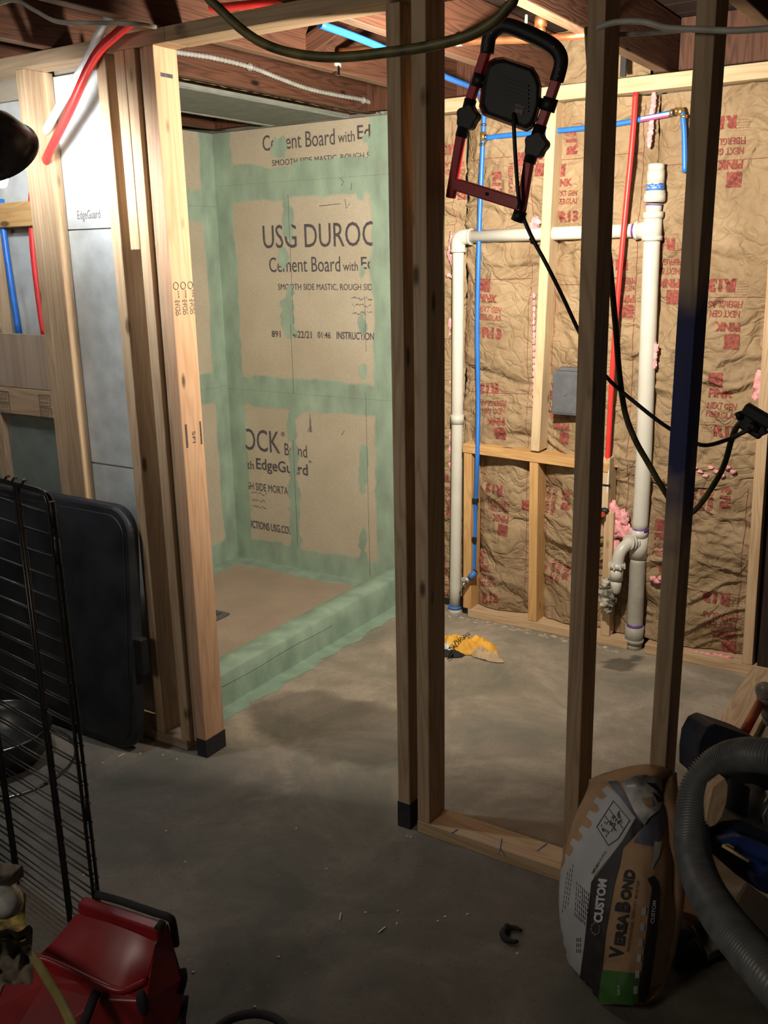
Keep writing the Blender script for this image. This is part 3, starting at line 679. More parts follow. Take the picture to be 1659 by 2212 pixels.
fluff('pink_fibreglass', [wp(968, 595, Q+.05), wp(978, 598, Q+.05)], .013, fw, 3, .6)
fluff('pink_fibreglass', [wp(1413, 752), wp(1411, 770), wp(1410, 790)], .014, fw, 4, 1.5)
fluff('pink_fibreglass', [wp(1315, 1350), wp(1313, 1335), wp(1316, 1362)], .014, fw, 5, 1.8)
fluff('pink_fibreglass', [wp(1410+i*9, 1250+(i % 2)*6) for i in range(4)], .014, fw, 6, .7)
fluff('pink_fibreglass', [wp(1490+i*14, 1408+i*2) for i in range(7)], .014, fw, 7, .6)
fluff('pink_fibreglass', [wp(1157, 480, Q+.06), wp(1150, 492, Q+.06)], .02, fw, 8, 1.)
fluff('pink_fibreglass', [wp(1643-i*1.0, 820+i*14, Q+.05) for i in range(7)], .022, fw, 9, 1.4)
fluff('pink_fibreglass', [wp(972, 700+i*30, Q+.06) for i in range(12)], .008, fw, 10, 3.)
fluff('pink_fibreglass', [wp(1153, 640+i*14, Q+.05) for i in range(18)], .006, fw, 11, 2.)
fluff('pink_fibreglass', [wp(1412-i*1.6, 210+i*16, Q+.05) for i in range(7)], .010, fw, 12, 1.9)
fluff('pink_fibreglass', [wp(1500+i*12, 1010+(i % 3)*9, Q+.05) for i in range(8)], .011, fw, 13, .6)
fluff('pink_fibreglass', [wp(1020+i*13, 966+i*1.5, Q+.05) for i in range(9)], .006, fw, 14, .6)
# kraft batt pushed into the joist bay above, and loose rim insulation
mb = MB().grid(lambda u, v: (-1.50+.36*u, 3.57+hkraft(-1.5+.36*u, v*.19, -1.5, -1.14, 77)*.8, ZJ+.0+.185*v), 44, 26)
mb.build('insulation_batt', M['kraft'], fw)
mb = MB().grid(lambda u, v: (-2.2+1.2*u, 3.712+.5*hkraft(u*2, v, 0, 2, 5), 2.05*v), 20, 20); 
# strap hung from the joist bay
MB().box((-1.205, 3.44, ZT+.03), (-1.185, 3.452, ZJ+.12)).build('strap', M['black_plastic'], label='short black strap hanging above the far top plate', cat='strap')

# right side wall framing
rw = empty('wall_right', (-.6, 2.8, 0), kind='structure', label='right hand wall with a floor plate and dark sheathing', cat='wall')
MB().box((0, 0, 0), (.12, .038, 1.36)).build('bottom_plate', M['pine_grey'], rw, .002, frame_mtx(Vector((-.49, 2.13, .0)), (0, 1, 0), (-1, 0, 0)))
MB().box((-.595, Q+.01, .04), (-.3, Q+.03, 2.1)).build('sheathing', M['deck'], rw)
MB().box((-.62, Q+.05, .04), (-.60, Q+.2, 2.1)).build('corner_panel', M['deck'], rw)

# ================================================================ PIPES
def pipe(name, mat, pts, r, label=None, cat='pipe', parent=None, k=6, seg=12, group=None):
    return MB().tube(smooth_path(pts, k), r, seg).build(name, M[mat], parent, label=label, cat=cat, group=group)
yp = Q+.028
# blue water pipe : riser, branch, right drop
bl_ = empty('blue_water_pipe', wp(1040, 600), 'blue plastic water pipe riser with branch across the far wall', 'pipe')
pipe('riser', 'pex_blue', [wp(1046, 235, yp), wp(1044, 290, yp), wp(1036, 480, yp), wp(1031, 700, yp), wp(1033, 860, yp), wp(1031, 1000, yp-.04), wp(1027, 1100, yp), wp(1024, 1200, yp), wp(1024, 1240, yp)], .0095, parent=bl_, cat=None)
pipe('branch', 'pex_blue', [wp(1052, 298, yp), wp(1100, 292, yp), wp(1200, 283, yp), wp(1330, 268, yp), wp(1455, 243, yp)], .0095, parent=bl_, cat=None)
pipe('drop', 'pex_blue', [wp(1474, 243, yp), wp(1478, 290, yp), wp(1479, 372, yp)], .0095, parent=bl_, cat=None)
for (px, py, dx, dz) in ((1045, 270, 0, 1), (1043, 312, 0, 1), (1050, 296, 1, 0), (1452, 243, 1, 0), (1462, 240, 1, 0), (1477, 252, 0, 1)):
    c_ = wp(px, py, yp); d_ = Vector((dx, 0, dz))*.005; MB().tube([c_-d_, c_+d_], .0125, 12).build('crimp_ring', M['brass' if px > 1440 else 'chrome'], bl_)
MB().ball(wp(1470, 241, yp), .014).build('elbow', M['brass'], bl_)
MB().tube([wp(1044, 285, yp), wp(1044, 305, yp)], .0115, 12).build('tee', M['brass'], bl_)
a, b = wp(1384, 258, yp-.0102), wp(1445, 247, yp-.0102)
MB().hexa([a+Vector((0,0,-.001)), b+Vector((0,0,-.001)), b+Vector((0,.001,-.001)), a+Vector((0,.001,-.001))], [a+Vector((0,0,.007)), b+Vector((0,0,.007)), b+Vector((0,.001,.007)), a+Vector((0,.001,.007))]).build('label_white', M['label_white'], bl_)
MB().hexa([a+Vector((0,0,-.008)), b+Vector((0,0,-.008)), b+Vector((0,.001,-.008)), a+Vector((0,.001,-.008))], [a+Vector((0,0,-.001)), b+Vector((0,0,-.001)), b+Vector((0,.001,-.001)), a+Vector((0,.001,-.001))]).build('label_magenta', M['magenta'], bl_)
vv = wp(1024, 1238, Q-.01)
MB().tube([wp(1024, 1235, yp), vv+Vector((.005, 0, 0))], .012, 10).build('pipe_bend', M['black_plastic'], bl_)
sv = empty('shutoff_valve', vv, 'chrome shut off valve on the end of the blue pipe', 'valve')
v2 = wp(1001, 1263, Q-.05); dv = (v2-vv)
MB().tube([vv-dv*.1, vv+dv*.42], .013, 14).build('collar', M['label_blue'], sv)
MB().tube([vv+dv*.42, vv+dv*.75], .010, 14).build('body', M['chrome'], sv)
MB().tube([vv+dv*.75, v2, v2+dv*.15], [.009, .009, .009], 14).build('outlet', M['chrome'], sv)
MB().ball(wp(1004, 1253, Q-.04), .017, 14, (1.2, .4, .8)).build('oval_handle', M['steel'], sv)
MB().tube([wp(1003, 1270, Q-.056)+Vector((-.001, -.002, 0)), wp(1003, 1270, Q-.056)+Vector((-.003, -.006, 0))], .006, 12).build('bore', M['black_matte'], sv)
# pipe clips on stud
for (px, py) in ((1026, 1082), (1022, 1166)): MB().box(wp(px, py, Q+.01)-Vector((.013, .004, .010)), wp(px, py, Q+.01)+Vector((.013, .012, .010))).build('pipe_clip', M['black_plastic'], bl_, .002)
# red hot pipe
rp = empty('red_water_pipe', wp(1350, 700), 'long red plastic water pipe leaning down the far wall', 'pipe')
pipe('tube', 'pex_red', [wp(1373, 200, Q+.005), wp(1366, 300, Q+.0), wp(1345, 520, Q-.005), wp(1326, 750, Q-.005), wp(1312, 1000, Q+.01), wp(1306, 1100, Q+.01)], .0098, parent=rp, cat=None)
MB().ball(wp(1306, 1103, Q+.0), .016, 12, (1.2, 1, .8)).build('valve', M['black_plastic'], rp)
MB().tube([wp(1303, 1110, Q-.01), wp(1301, 1112, Q-.03)], .010, 12).build('red_cap', M['orange_stick'], rp)
a, b = wp(1314, 1015, Q-.001), wp(1311, 1065, Q-.001); MB().hexa([b+Vector((-.001,0,0)), b+Vector((.003,0,0)), b+Vector((.003,.001,0)), b+Vector((-.001,.001,0))], [a+Vector((-.001,0,0)), a+Vector((.003,0,0)), a+Vector((.003,.001,0)), a+Vector((-.001,.001,0))]).build('label_white', M['label_white'], rp)
MB().box(wp(1308, 1048, Q+.003)-Vector((.016, .004, .004)), wp(1308, 1048, Q+.003)+Vector((.016, .01, .004))).build('pipe_clip', M['black_plastic'], rp)

# white PVC drain : left riser, cross pipe, right stack
pv = empty('drain_pipe', wp(1380, 1390), 'white plastic drain stack with cross pipe and left leg', 'pipe')
yd = Q+.035; RS = .0305; RB = .0245
TL = wp(990, 512, yd); BLp = wp(983, 1318, yd)
pipe('left_leg', 'pvc', [TL+Vector((0, 0, -.03)), wp(988, 900, yd), BLp+Vector((0, 0, .015))], RB, parent=pv, cat=None, seg=20)
el = smooth_path([TL+Vector((0, 0, -.055)), TL+Vector((0, 0, -.022)), TL+Vector((.008, 0, -.006)), TL+Vector((.028, 0, .0)), TL+Vector((.058, 0, .0))], 5)
MB().tube(el, .030, 20).build('elbow', M['pvc'], pv)
for a, b in ((TL+Vector((0, 0, -.06)), TL+Vector((0, 0, -.05))), (TL+Vector((.052, 0, 0)), TL+Vector((.060, 0, 0)))): MB().tube([a, b], .0325, 20).build('elbow_lip', M['pvc'], pv)
ZC_ = wp(1400, 497, yd)
MB().tube([TL+Vector((.05, 0, 0)), Vector((ZC_.x-.02, yd, ZC_.z))], RB, 20).build('cross_pipe', M['pvc'], pv)
q = wp(988, 905, yd); MB().tube([q+Vector((0, 0, .019)), q+Vector((0, 0, -.019))], .0285, 20).build('coupling', M['pvc'], pv)
MB().tube([BLp+Vector((0, 0, .02)), BLp+Vector((0, 0, -.02))], .031, 20).build('base_hub', M['pvc'], pv)
MB().tube([BLp+Vector((0, 0, .024)), BLp+Vector((0, 0, .010))], .0315, 20).build('blue_tape', M['label_blue'], pv)
TS = wp(1417, 420, yd)
pipe('stack', 'pvc', [wp(1408, 520, yd), wp(1403, 640, yd), wp(1396, 830, yd), wp(1390, 1000, yd), wp(1382, 1145, yd)], RS, parent=pv, cat=None, seg=22)
def ring(px0, py0, px1, py1, r, name, mat='pvc'): return MB().tube([wp(px0, py0, yd), wp(px1, py1, yd)], r, 22).build(name, M[mat], pv)
ring(1410, 470, 1408, 520, .034, 'tee_body'); ring(1411, 458, 1410.5, 472, .037, 'tee_lip'); ring(1408.5, 510, 1408, 520, .037, 'tee_lip')
c_ = wp(1409, 497, yd); MB().tube([c_-Vector((.055, 0, 0)), c_], [.030, .034], 22).build('tee_arm', M['pvc'], pv); MB().tube([c_-Vector((.062, 0, 0)), c_-Vector((.05, 0, 0))], .033, 22).build('tee_lip', M['pvc'], pv)
MB().tube([c_-Vector((.072, 0, 0)), c_-Vector((.062, 0, 0))], RB+.0007, 22).build('primer_band', M['purple'], pv)
ring(1413, 440, 1411, 460, .0285, 'neck'); ring(1413, 441, 1412.7, 444, .029, 'primer_band', 'purple')
ring(1415, 412, 1413.5, 437, .036, 'vent_body'); ring(1414, 418, 1413.6, 436, .0385, 'vent_collar')
ring(1415.5, 394, 1415, 413, .0315, 'vent_barrel'); ring(1415.8, 397, 1415.2, 416, .0322, 'vent_label', 'label_blue')
ring(1417, 368, 1416, 395, .031, 'vent_cap'); ring(1418, 354, 1417.2, 369, .029, 'vent_top')
lb = MB()
for k in range(10):
    an = math.radians(-150+k*11); 
    for (zz, hh) in ((0, .003), (.007, .002), (.013, .003)):
        if (k*3+int(zz*1000)) % 4: 
            c0 = wp(1415.4, 407, yd); lb.add([c0+Vector((.0328*math.cos(an+t), .0328*math.sin(an+t), zz+q_)) for t, q_ in ((0, 0), (.13, 0), (.13, hh), (0, hh))], [(0,1,2,3)])
lb.build('label_print', M['label_white'], pv)
ring(1381, 1143, 1380, 1160, .0335, 'tee_body'); ring(1383, 1140, 1382.6, 1147, .0312, 'primer_band', 'purple'); ring(1381, 1160, 1378, 1205, .034, 'lower_tee')
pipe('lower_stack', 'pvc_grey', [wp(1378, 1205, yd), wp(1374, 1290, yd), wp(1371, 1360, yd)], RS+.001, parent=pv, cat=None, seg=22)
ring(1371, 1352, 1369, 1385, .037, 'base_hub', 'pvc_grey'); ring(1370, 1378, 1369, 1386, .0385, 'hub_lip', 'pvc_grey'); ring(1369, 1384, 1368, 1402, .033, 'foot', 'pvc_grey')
ring(1371.6, 1346, 1371, 1354, .0322, 'primer_band', 'purple')
# fixture trap arm
tp = empty('trap_arm', wp(1350, 1190), 'white plastic drain arm curving down from the stack', 'pipe')
a0 = wp(1378, 1170, yd)
arc = smooth_path([a0, wp(1362, 1172, Q), wp(1346, 1184, Q-.03), wp(1337, 1200, Q-.045), wp(1333, 1222, Q-.05)], 6)
MB().tube(arc, .0235, 18).build('bend', M['pvc'], tp)
d_ = (arc[6]-arc[0]).normalized()
for k in range(3): MB().tube([arc[3]+d_*(k*.014), arc[3]+d_*(k*.014+.007)], .033-.001*k, 20).build('thread_ring', M['pvc'], tp)
b0 = wp(1333, 1216, Q-.05)
MB().tube([b0, b0+Vector((0, 0, -.020))], .031, 12).build('slip_nut', M['pvc'], tp)
for k in range(8):
    an = k*PI/4; MB().box(b0+Vector((.031*math.cos(an)-.003, .031*math.sin(an)-.003, -.02)), b0+Vector((.031*math.cos(an)+.003, .031*math.sin(an)+.003, 0))).build('nut_lug', M['pvc'], tp)
b1_ = wp(1331, 1242, Q-.05); MB().tube([b0+Vector((0, 0, -.02)), b1_+Vector((0, 0, -.02))], .0255, 18).build('tailpiece', M['pvc'], tp)
MB().tube([b1_+Vector((0, 0, -.02)), b1_+Vector((.002, 0, -.045)), b1_+Vector((.003, 0, -.07)), b1_+Vector((.003, 0, -.078))], [.0225, .021, .016, .007], 18).build('rounded_end', M['pvc'], tp)
mb = MB()
for j, (px, py, r) in enumerate(((1308, 1262, .024), (1302, 1280, .022), (1314, 1282, .027), (1320, 1262, .018), (1311, 1300, .026), (1303, 1298, .018), (1313, 1317, .017), (1322, 1297, .018), (1306, 1268, .018))):
    p_ = W('y', Q-.045, px, py)
    mb.grid(lambda u, v, p_=p_, j=j, r=r: p_+Vector((math.sin(v*PI)*math.cos(u*2*PI), .7*math.sin(v*PI)*math.sin(u*2*PI), math.cos(v*PI)))*r*(1+.5*N.noise(Vector((u*7+j, v*7, j)))+.35*N.noise(Vector((u*21+j, v*21, j)))), 26, 18)
mb.build('lint_clump', M['lint'], label='shaggy grey lint clump beside the end of the trap arm', cat='lint')
# copper pipe across the bay
cpz = 2.178
cu_ = empty('copper_pipe', W('z', cpz, 1150, 80), 'horizontal copper pipe with elbow under the joists', 'pipe')
c1 = W('z', cpz, 735, 110); c2 = W('z', cpz, 1172, 84); c1.y = c2.y = (c1.y+c2.y)/2; c1 = W('y', c1.y, 735, 112); c2 = W('y', c2.y, 1170, 84); c3 = W('y', c2.y, 1300, 72)
MB().tube(smooth_path([c1, W('y', c2.y, 840, 101), W('y', c2.y, 1000, 90), c2], 5), .011, 12).build('tube', M['copper'], cu_)
MB().tube([c2, c3], .011, 12).build('tube', M['copper'], cu_)
MB().tube([c2+Vector((0, 0, -.004)), c2+Vector((-.004, 0, .055))], .013, 12).build('elbow', M['copper'], cu_); MB().tube([c2+Vector((-.004, 0, .034)), c2+Vector((-.004, 0, .06))], .018, 12).build('fitting', M['copper'], cu_)
q = W('y', c2.y, 985, 90); MB().tube([q, q+Vector((.02, 0, 0))], .0145, 12).build('coupling', M['pvc'], cu_)
MB().tube([c2+Vector((.012, 0, 0)), c2+Vector((.022, 0, 0))], .0145, 12).build('collar', M['copper'], cu_)
# white drop nail/tube
MB().tube([W('y', 2.9, 1137, 32), W('y', 2.9, 1136, 63)], .0048, 8).build('plastic_tube', M['pvc'], label='short white plastic tube hanging by the copper elbow', cat='tube')
# blue pipe through the joists
pipe('blue_water_pipe', 'pex_blue', [W('z', ZJ-.02, 690, 52), W('z', ZJ-.02, 808, 96), W('z', ZJ-.02, 960, 165), W('z', ZJ-.02, 1030, 196), wp(1045, 236, yp)], .0098, 'blue plastic water pipe running under the joists above doorway')
# left bay pipes and ceiling pipes
def lp(px, py, y=P+.03): return W('y', y, px, py)
pipe('white_water_pipe', 'pex_white', [W('y', P-.03, 245, 25), W('y', P-.02, 215, 70), lp(190, 128, P+.0), lp(140, 210, P+.03), lp(98, 285, P+.06)], .0125, 'white plastic pipe slanting down beside the red one', k=4)
pipe('red_water_pipe', 'pex_red', [W('y', P-.055, 295, 38), W('y', P-.045, 250, 75), lp(203, 125, P-.035), lp(150, 240, P-.015), lp(108, 325, P+.03), lp(96, 352, P+.05)], .0125, 'red plastic pipe slanting through the left partition stud', k=4)
pipe('red_water_pipe', 'pex_red', [lp(75, 395, P+.085), lp(69, 440, P+.08), lp(73, 540, P+.07), lp(86, 650, P+.06), lp(97, 724, P+.05)], .0125, 'red plastic pipe hanging left of the first stud', k=4)
pipe('blue_water_pipe', 'pex_blue', [lp(2, 430, P+.075), lp(8, 500, P+.07), lp(22, 600, P+.06), lp(42, 724, P+.05)], .0105, 'blue plastic pipe behind the plywood panel at far left', k=4)
for (px, py) in ((98, 287), (96, 350)):
    q = lp(px, py, P+.05); MB().tube([(s0+.0375, q.y, q.z), (s0+.0388, q.y, q.z)], .019, 14).build('bored_hole', M['black_matte'], pw)
pipe('red_water_pipe', 'pex_red', [W('y', P+.2, 408, 22), W('y', P+.2, 520, 12), W('y', P+.2, 640, 0), W('y', P+.2, 700, -8)], .011, 'red plastic pipe high under the ceiling decking', k=4)
pipe('blue_water_pipe', 'pex_blue', [W('y', P+.22, 560, 18), W('y', P+.22, 600, 8), W('y', P+.22, 680, -6)], .010, 'short blue plastic pipe crossing the red ceiling pipe', k=4)
# white cables
pipe('electrical_cable', 'romex', [W('y', 1.7, -20, 15), W('y', 1.7, 30, 0), W('y', 1.7, 75, 22), W('y', 1.7, 120, 45), W('y', 1.7, 180, 50), W('y', 1.75, 240, 50), W('y', 1.8, 300, 53), W('y', 1.9, 335, 58)], .0055, 'flat white electrical cable drooping under the joists at left', 'cable')
pipe('electrical_cable', 'romex', [W('y', 1.95, 1290, 60), W('y', 1.95, 1330, 48), W('y', 1.95, 1390, 47), W('y', 1.95, 1440, 60), W('y', 1.95, 1500, 63), W('y', 1.95, 1590, 66), W('y', 1.95, 1680, 60)], .006, 'white electrical cable behind the right hand studs', 'cable')
pipe('electrical_cable', 'romex', [W('y', 2.068, 1310, 77), W('y', 2.068, 1400, 71), W('y', 2.068, 1520, 62)], .005, 'thin white cable strung below the loose one', 'cable')

# electrical box
eb = empty('electrical_box', W('y', Q, 1218, 860), 'flat grey metal electrical box between the far studs', 'box')
a = W('y', Q-.01, 1190, 895); b = W('y', Q-.01, 1262, 805)
MB().box((a.x, Q-.005, a.z), (b.x, Q+.045, b.z)).build('body', M['grey_metal'], eb, .004)
MB().box((a.x+.008, Q-.008, a.z+.008), (b.x-.008, Q-.004, b.z-.008)).build('cover', M['grey_metal'], eb, .002)
MB().box((a.x+.02, Q, b.z), (b.x-.02, Q+.04, b.z+.014)).build('cable_clamp', M['grey_metal'], eb, .003)
MB().tube([((a.x+b.x)/2-.01, Q-.008, (a.z+b.z)/2), ((a.x+b.x)/2-.01, Q-.011, (a.z+b.z)/2)], .009, 14).build('knockout', M['grey_metal'], eb)

# ================================================================ HANGING WORK LIGHT
YL = 2.085
def L(px, py, o=0.): return W('y', YL+o, px, py)
wl = empty('work_light', L(1090, 60), 'red and black portable work light hanging from the partition', 'work light')
def sq_tube(mb, a, b, w_, t_=.018):
    z = (b-a); Mx = frame_mtx(a, z, (1, 0, 0)); mb.box((-w_/2, -t_/2, 0), (w_/2, t_/2, z.length), Mx)
for pts in (((1050, 112), (1016, 215)), ((996, 292), (973.5, 428)), ((1203, 170), (1168, 272)), ((1143, 348), (1125, 458))):
    mb = MB(); sq_tube(mb, L(*pts[0]), L(*pts[1]), .021); mb.build('leg', M['red_lamp'], wl, .003)
mb = MB(); sq_tube(mb, L(981, 397), L(1128, 443), .028); mb.build('crossbar', M['red_lamp'], wl, .003)
q = L(1052, 419, -.010); MB().tube([q, q+Vector((0, -.003, 0))], .004, 10).build('bolt_hole', M['black_matte'], wl)
hp = [L(*p_) for p_ in ((1052, 116), (1055, 90), (1060, 75), (1075, 61), (1096, 56), (1140, 72), (1185, 94), (1205, 112), (1212, 132), (1208, 155), (1202, 176))]
MB().tube(smooth_path(hp, 4), .0165, 8).build('handle', M['black_plastic'], wl)
for (px, py) in ((1052, 98), (1062, 72), (1196, 101), (1209, 150), (1206, 164)):
    q = L(px, py, -.014); MB().ball(q, .0022).build('rivet', M['chrome'], wl)
bp = [(1057, 134), (1070, 127), (1088, 125), (1150, 146), (1162, 165), (1168, 186), (1166, 228), (1158, 258), (1148, 276), (1137, 282), (1046, 248), (1037, 230), (1043, 178), (1050, 144)]
cx_ = sum(p_[0] for p_ in bp)/len(bp); cy_ = sum(p_[1] for p_ in bp)/len(bp)
def sc(k, o): return [L(cx_+(p_[0]-cx_)*k, cy_+(p_[1]-cy_)*k, o) for p_ in bp]
def loft(loops):
    n = len(loops[0]); vs = [v for l_ in loops for v in l_]; fs = [tuple(range(n))[::-1], tuple(range((len(loops)-1)*n, len(loops)*n))]
    for j in range(len(loops)-1): fs += [(j*n+i, j*n+(i+1)%n, (j+1)*n+(i+1)%n, (j+1)*n+i) for i in range(n)]
    return MB().add(vs, fs)
lh = loft([sc(.86, -.028), sc(.96, -.022), sc(1., -.005)]).build('lamp_housing', M['black_plastic'], wl, .002)
loft([sc(1.0, -.005), sc(1.035, .0), sc(1.035, .012), sc(.98, .016)]).build('housing_rim', M['red_lamp'], wl, .001)
loft([sc(.78, .016), sc(.78, .018)]).build('led_lens', M['led'], wl)
for k in range(7):       # heat sink ribs on the back
    a = L(1080+k*2, 165+k*10, -.030); b = L(1142, 186+k*9, -.030); mb = MB(); sq_tube(mb, a, b, .0035, .006); mb.build('cooling_rib', M['black_plastic'], lh)
a = L(1112, 222, -.0295); mb = MB(); sq_tube(mb, L(1111, 232, -.0295), L(1132, 238, -.0295), .020, .001); mb.build('rating_sticker', M['ink_light'], lh)
for (px, py) in ((1035, 174), (1186, 226)):
    q = L(px, py); t_ = L(px+8, py-26)-q; t_.normalize(); MB().tube([q-t_*.014, q+t_*.014], .017, 12).build('swivel_clamp', M['black_plastic'], wl)
    MB().tube([q, q+(L(1105, 205)-q)*.35], .010, 10).build('swivel_arm', M['black_plastic'], wl)
for (px, py, p2, p3) in ((1012, 254, (1017, 214), (996, 296)), (1160, 314, (1168, 270), (1143, 352))):
    MB().tube([L(*p2), L(*p3)], .0145, 10).build('clamp_sleeve', M['black_plastic'], wl)
    q = L(px, py, -.005); lo = [(.026*(1+.10*math.cos(5*i*2*PI/30)), i*2*PI/30) for i in range(30)]
    MB().prism([q+Vector((r*math.cos(t_), -.014, r*math.sin(t_))) for r, t_ in lo], (0, .026, 0)).build('knob', M['black_plastic'], wl, .003)
MB().tube([L(1125, 456), L(1117, 478)], .0155, 6).build('foot_cap', M['black_plastic'], wl)
# lamp cord to plug
cdp = [L(1110, 245, -.03), L(1110, 270, -.038), L(1113, 330, -.038), L(1117, 390, -.03), L(1121, 430, -.025), L(1130, 468, .0), L(1150, 515, .0), L(1180, 570, .0), L(1215, 640, .02), L(1250, 715, .05), L(1285, 780, .05), L(1320, 825, .02), L(1370, 868, .02), L(1430, 915, .03), L(1480, 945, .06), L(1520, 962, .06), L(1570, 950, .06), L(1622, 926, .06)]
MB().tube(smooth_path(cdp, 5), .0048, 8).build('power_cord', M['cord_black'], wl)
for (px, py) in ((1150, 519), (1153, 526)):
    q = L(px, py); MB().tube([q+Vector((-.007, 0, .003)), q+Vector((.012, 0, -.006))], .003, 6).build('cable_tie', M['cord_black'], wl)
# extension cord behind, with connector
MB().tube(smooth_path([L(1268, 60, .10), L(1285, 300, .06), L(1312, 520, .04), L(1322, 620, .03), L(1331, 720, .03), L(1337, 800, .03), L(1350, 890, .03), L(1372, 950, .03), L(1400, 1000, .04), L(1432, 1055, .05), L(1470, 1110, .12), L(1500, 1103, .13), L(1530, 1065, .12), L(1562, 1010, .1), L(1580, 950, .08), L(1590, 925, .08), L(1604, 908, .08)], 6), .0068, 10).build('extension_cord', M['cord_olive'], label='olive extension cord hanging behind the right studs to connector', cat='cord')
pc = empty('outlet_adapter', L(1620, 900, .08), 'black multi outlet adapter joining cords at right', 'adapter')
a = L(1608, 880, .07); b = L(1672, 918, .07); mb = MB(); sq_tube(mb, a, b, .024, .03); mb.build('housing', M['black_plastic'], pc, .004)
mb = MB(); sq_tube(mb, L(1600, 905, .08), L(1650, 936, .08), .034, .022); mb.build('body', M['cord_black'], pc, .005)
MB().tube([L(1592, 900, .07), L(1604, 896, .07)], .010, 10).build('plug', M['black_plastic'], pc); MB().tube([L(1622, 926, .06), L(1634, 918, .06)], .012, 10).build('plug', M['black_plastic'], pc)
mb = MB(); sq_tube(mb, L(1640, 934, .07), L(1656, 928, .07), .018, .02); mb.build('plug', M['black_plastic'], pc, .003)
# thick cord across the foreground top
MB().tube(smooth_path([W('y', 1.15, *p_) for p_ in ((360, -170), (440, -20), (475, 20), (520, 62), (565, 92), (620, 112), (690, 123), (760, 122), (830, 114), (900, 105), (960, 92), (1020, 74), (1065, 48), (1095, 18), (1112, -18), (1118, -170))], 6), .0068, 10).build('extension_cord', M['cord_olive'], label='thick dark green cord swagged across the top of the doorway', cat='cord')

# ================================================================ CLAMP LIGHT (left edge)
ax_ = Vector((-.33, .63, -.70)).normalized()
RC = W('y', 1.68, -8, 330); BULB = W('y', 1.72, 2, 398)
cl = empty('clamp_light', BULB, 'black reflector clamp light glowing at the left edge', 'lamp')
apex = RC-ax_*.118
Mx2 = frame_mtx(apex, ax_, (0, 1, 0))
prof = [(.022, -.02), (.03, .0), (.052, .018), (.080, .048), (.100, .088), (.107, .106), (.114, .110), (.114, .118)]
MB().lathe(prof, Mx2, 48).build('reflector', M['reflector_out'], cl)
MB().lathe([(r-.0025, z+.001) for r, z in prof[1:]], Mx2, 48).build('reflector_lining', M['reflector_in'], cl)
MB().tube([apex-ax_*.07, apex-ax_*.015], .021, 16).build('socket', M['black_plastic'], cl)
MB().tube(smooth_path([apex-ax_*.07, apex-ax_*.12+Vector((0, 0, .03)), apex+Vector((-.2, 0, .12)), apex+Vector((-.35, 0, .1))], 5), .005, 8).build('power_cord', M['cord_black'], cl)
bu = MB().tube([apex+ax_*.02, apex+ax_*.06, RC-ax_*.045, RC-ax_*.012], [.016, .018, .028, .028], 16); bu.ball(RC-ax_*.012, .028, 16); bu.build('bulb', M['bulb'], cl); MB().tube([RC+ax_*.03, BULB], [.026, .016], 14).build('bulb_tip', M['bulb_tip'], cl)
# ================================================================ FOLDING TABLE
def T_(x, z): return Vector((x, 1.880+.060*z/.82, z))
ft = empty('folding_table', T_(-2.6, 0), 'black plastic folding table leaning on the partition behind wire crate', 'table')
xr, xl_, zt = -2.185, -3.1, .815
def rrect(ins, rad, dy):
    pts = []
    for (cxx, czz, a0) in ((xr-ins-rad, zt-ins-rad, 0), (xl_+ins+rad, zt-ins-rad, 90), (xl_+ins+rad, .006+ins+rad, 180), (xr-ins-rad, .006+ins+rad, 270)):
        for k in range(9):
            a = math.radians(a0+k*11.25); pts.append(T_(cxx+rad*math.cos(a), czz+rad*math.sin(a))+Vector((0, dy, 0)))
    return pts
loft([rrect(.0, .085, .040), rrect(-.004, .088, .032), rrect(-.004, .088, .006), rrect(.004, .083, .0)]).build('table_top', M['table'], ft, .002)
loft([rrect(.022, .07, -.0015), rrect(.024, .068, -.0035)]).build('raised_field', M['table'], ft, .001)
mb = MB(); mb.tube([T_(-2.30, .05)+Vector((0, .05, 0)), T_(-2.30, .72)+Vector((0, .05, 0))], .011, 10); mb.build('folded_leg', M['black_wire'], ft)
MB().box(T_(xr+.002, .28)+Vector((-.02, .01, 0)), T_(xr+.036, .40)+Vector((0, .03, 0))).build('hinge_latch', M['black_plastic'], ft, .004)

# ================================================================ FOLDED WIRE CRATE
cro = W('z', 0, 214, 2040); cd_ = Vector((-.99192, .12664, 0)); cn = Vector((-.12664, -.99192, 0))
def CR(s_, z, o=0.): return cro+cd_*s_+Vector((0, 0, z))-cn*o
def crs(px, py, o=0.):     # position along the panel from a pixel
    d = F_+R_*((px-CX)/FPX)+D_*((py-CY)/FPX); b = cro-cn*o; t = ((b-C0).dot(cn))/d.dot(cn); p_ = C0+d*t; return (p_-cro).dot(cd_), p_.z
HZ = crs(100, 1062)[1]
wc = empty('wire_crate', cro, 'folded black wire dog crate standing at the left', 'crate')
def bar(name, pts, r, seg=6): return MB().tube(pts, r, seg).build(name, M['black_wire'], wc)
LEN = .75
for pi_, off in enumerate((0., .013)):
    h_ = HZ-.009*pi_
    fr = [CR(LEN, h_, off), CR(.03, h_, off), CR(.016, h_-.003, off), CR(.005, h_-.014, off), CR(0, h_-.03, off), CR(0, .004, off)]
    bar('outer_frame', fr, .0042, 8)
    nb = int((h_-.075)/.0475)+1
    for k in range(nb):
        z = .03+(h_-.075)*k/(nb-1)
        bar('crossbar_wire', [CR(-.002, z, off+.004), CR(LEN, z, off+.004)], .0022)
    for s_ in (.115, .128, .36, .375, .60, .615):
        bar('upright_wire', [CR(s_+(.018 if pi_ else 0), .0 if not pi_ else .012, off), CR(s_+(.018 if pi_ else 0), h_, off)], .0036 if s_ < .13 else .003)
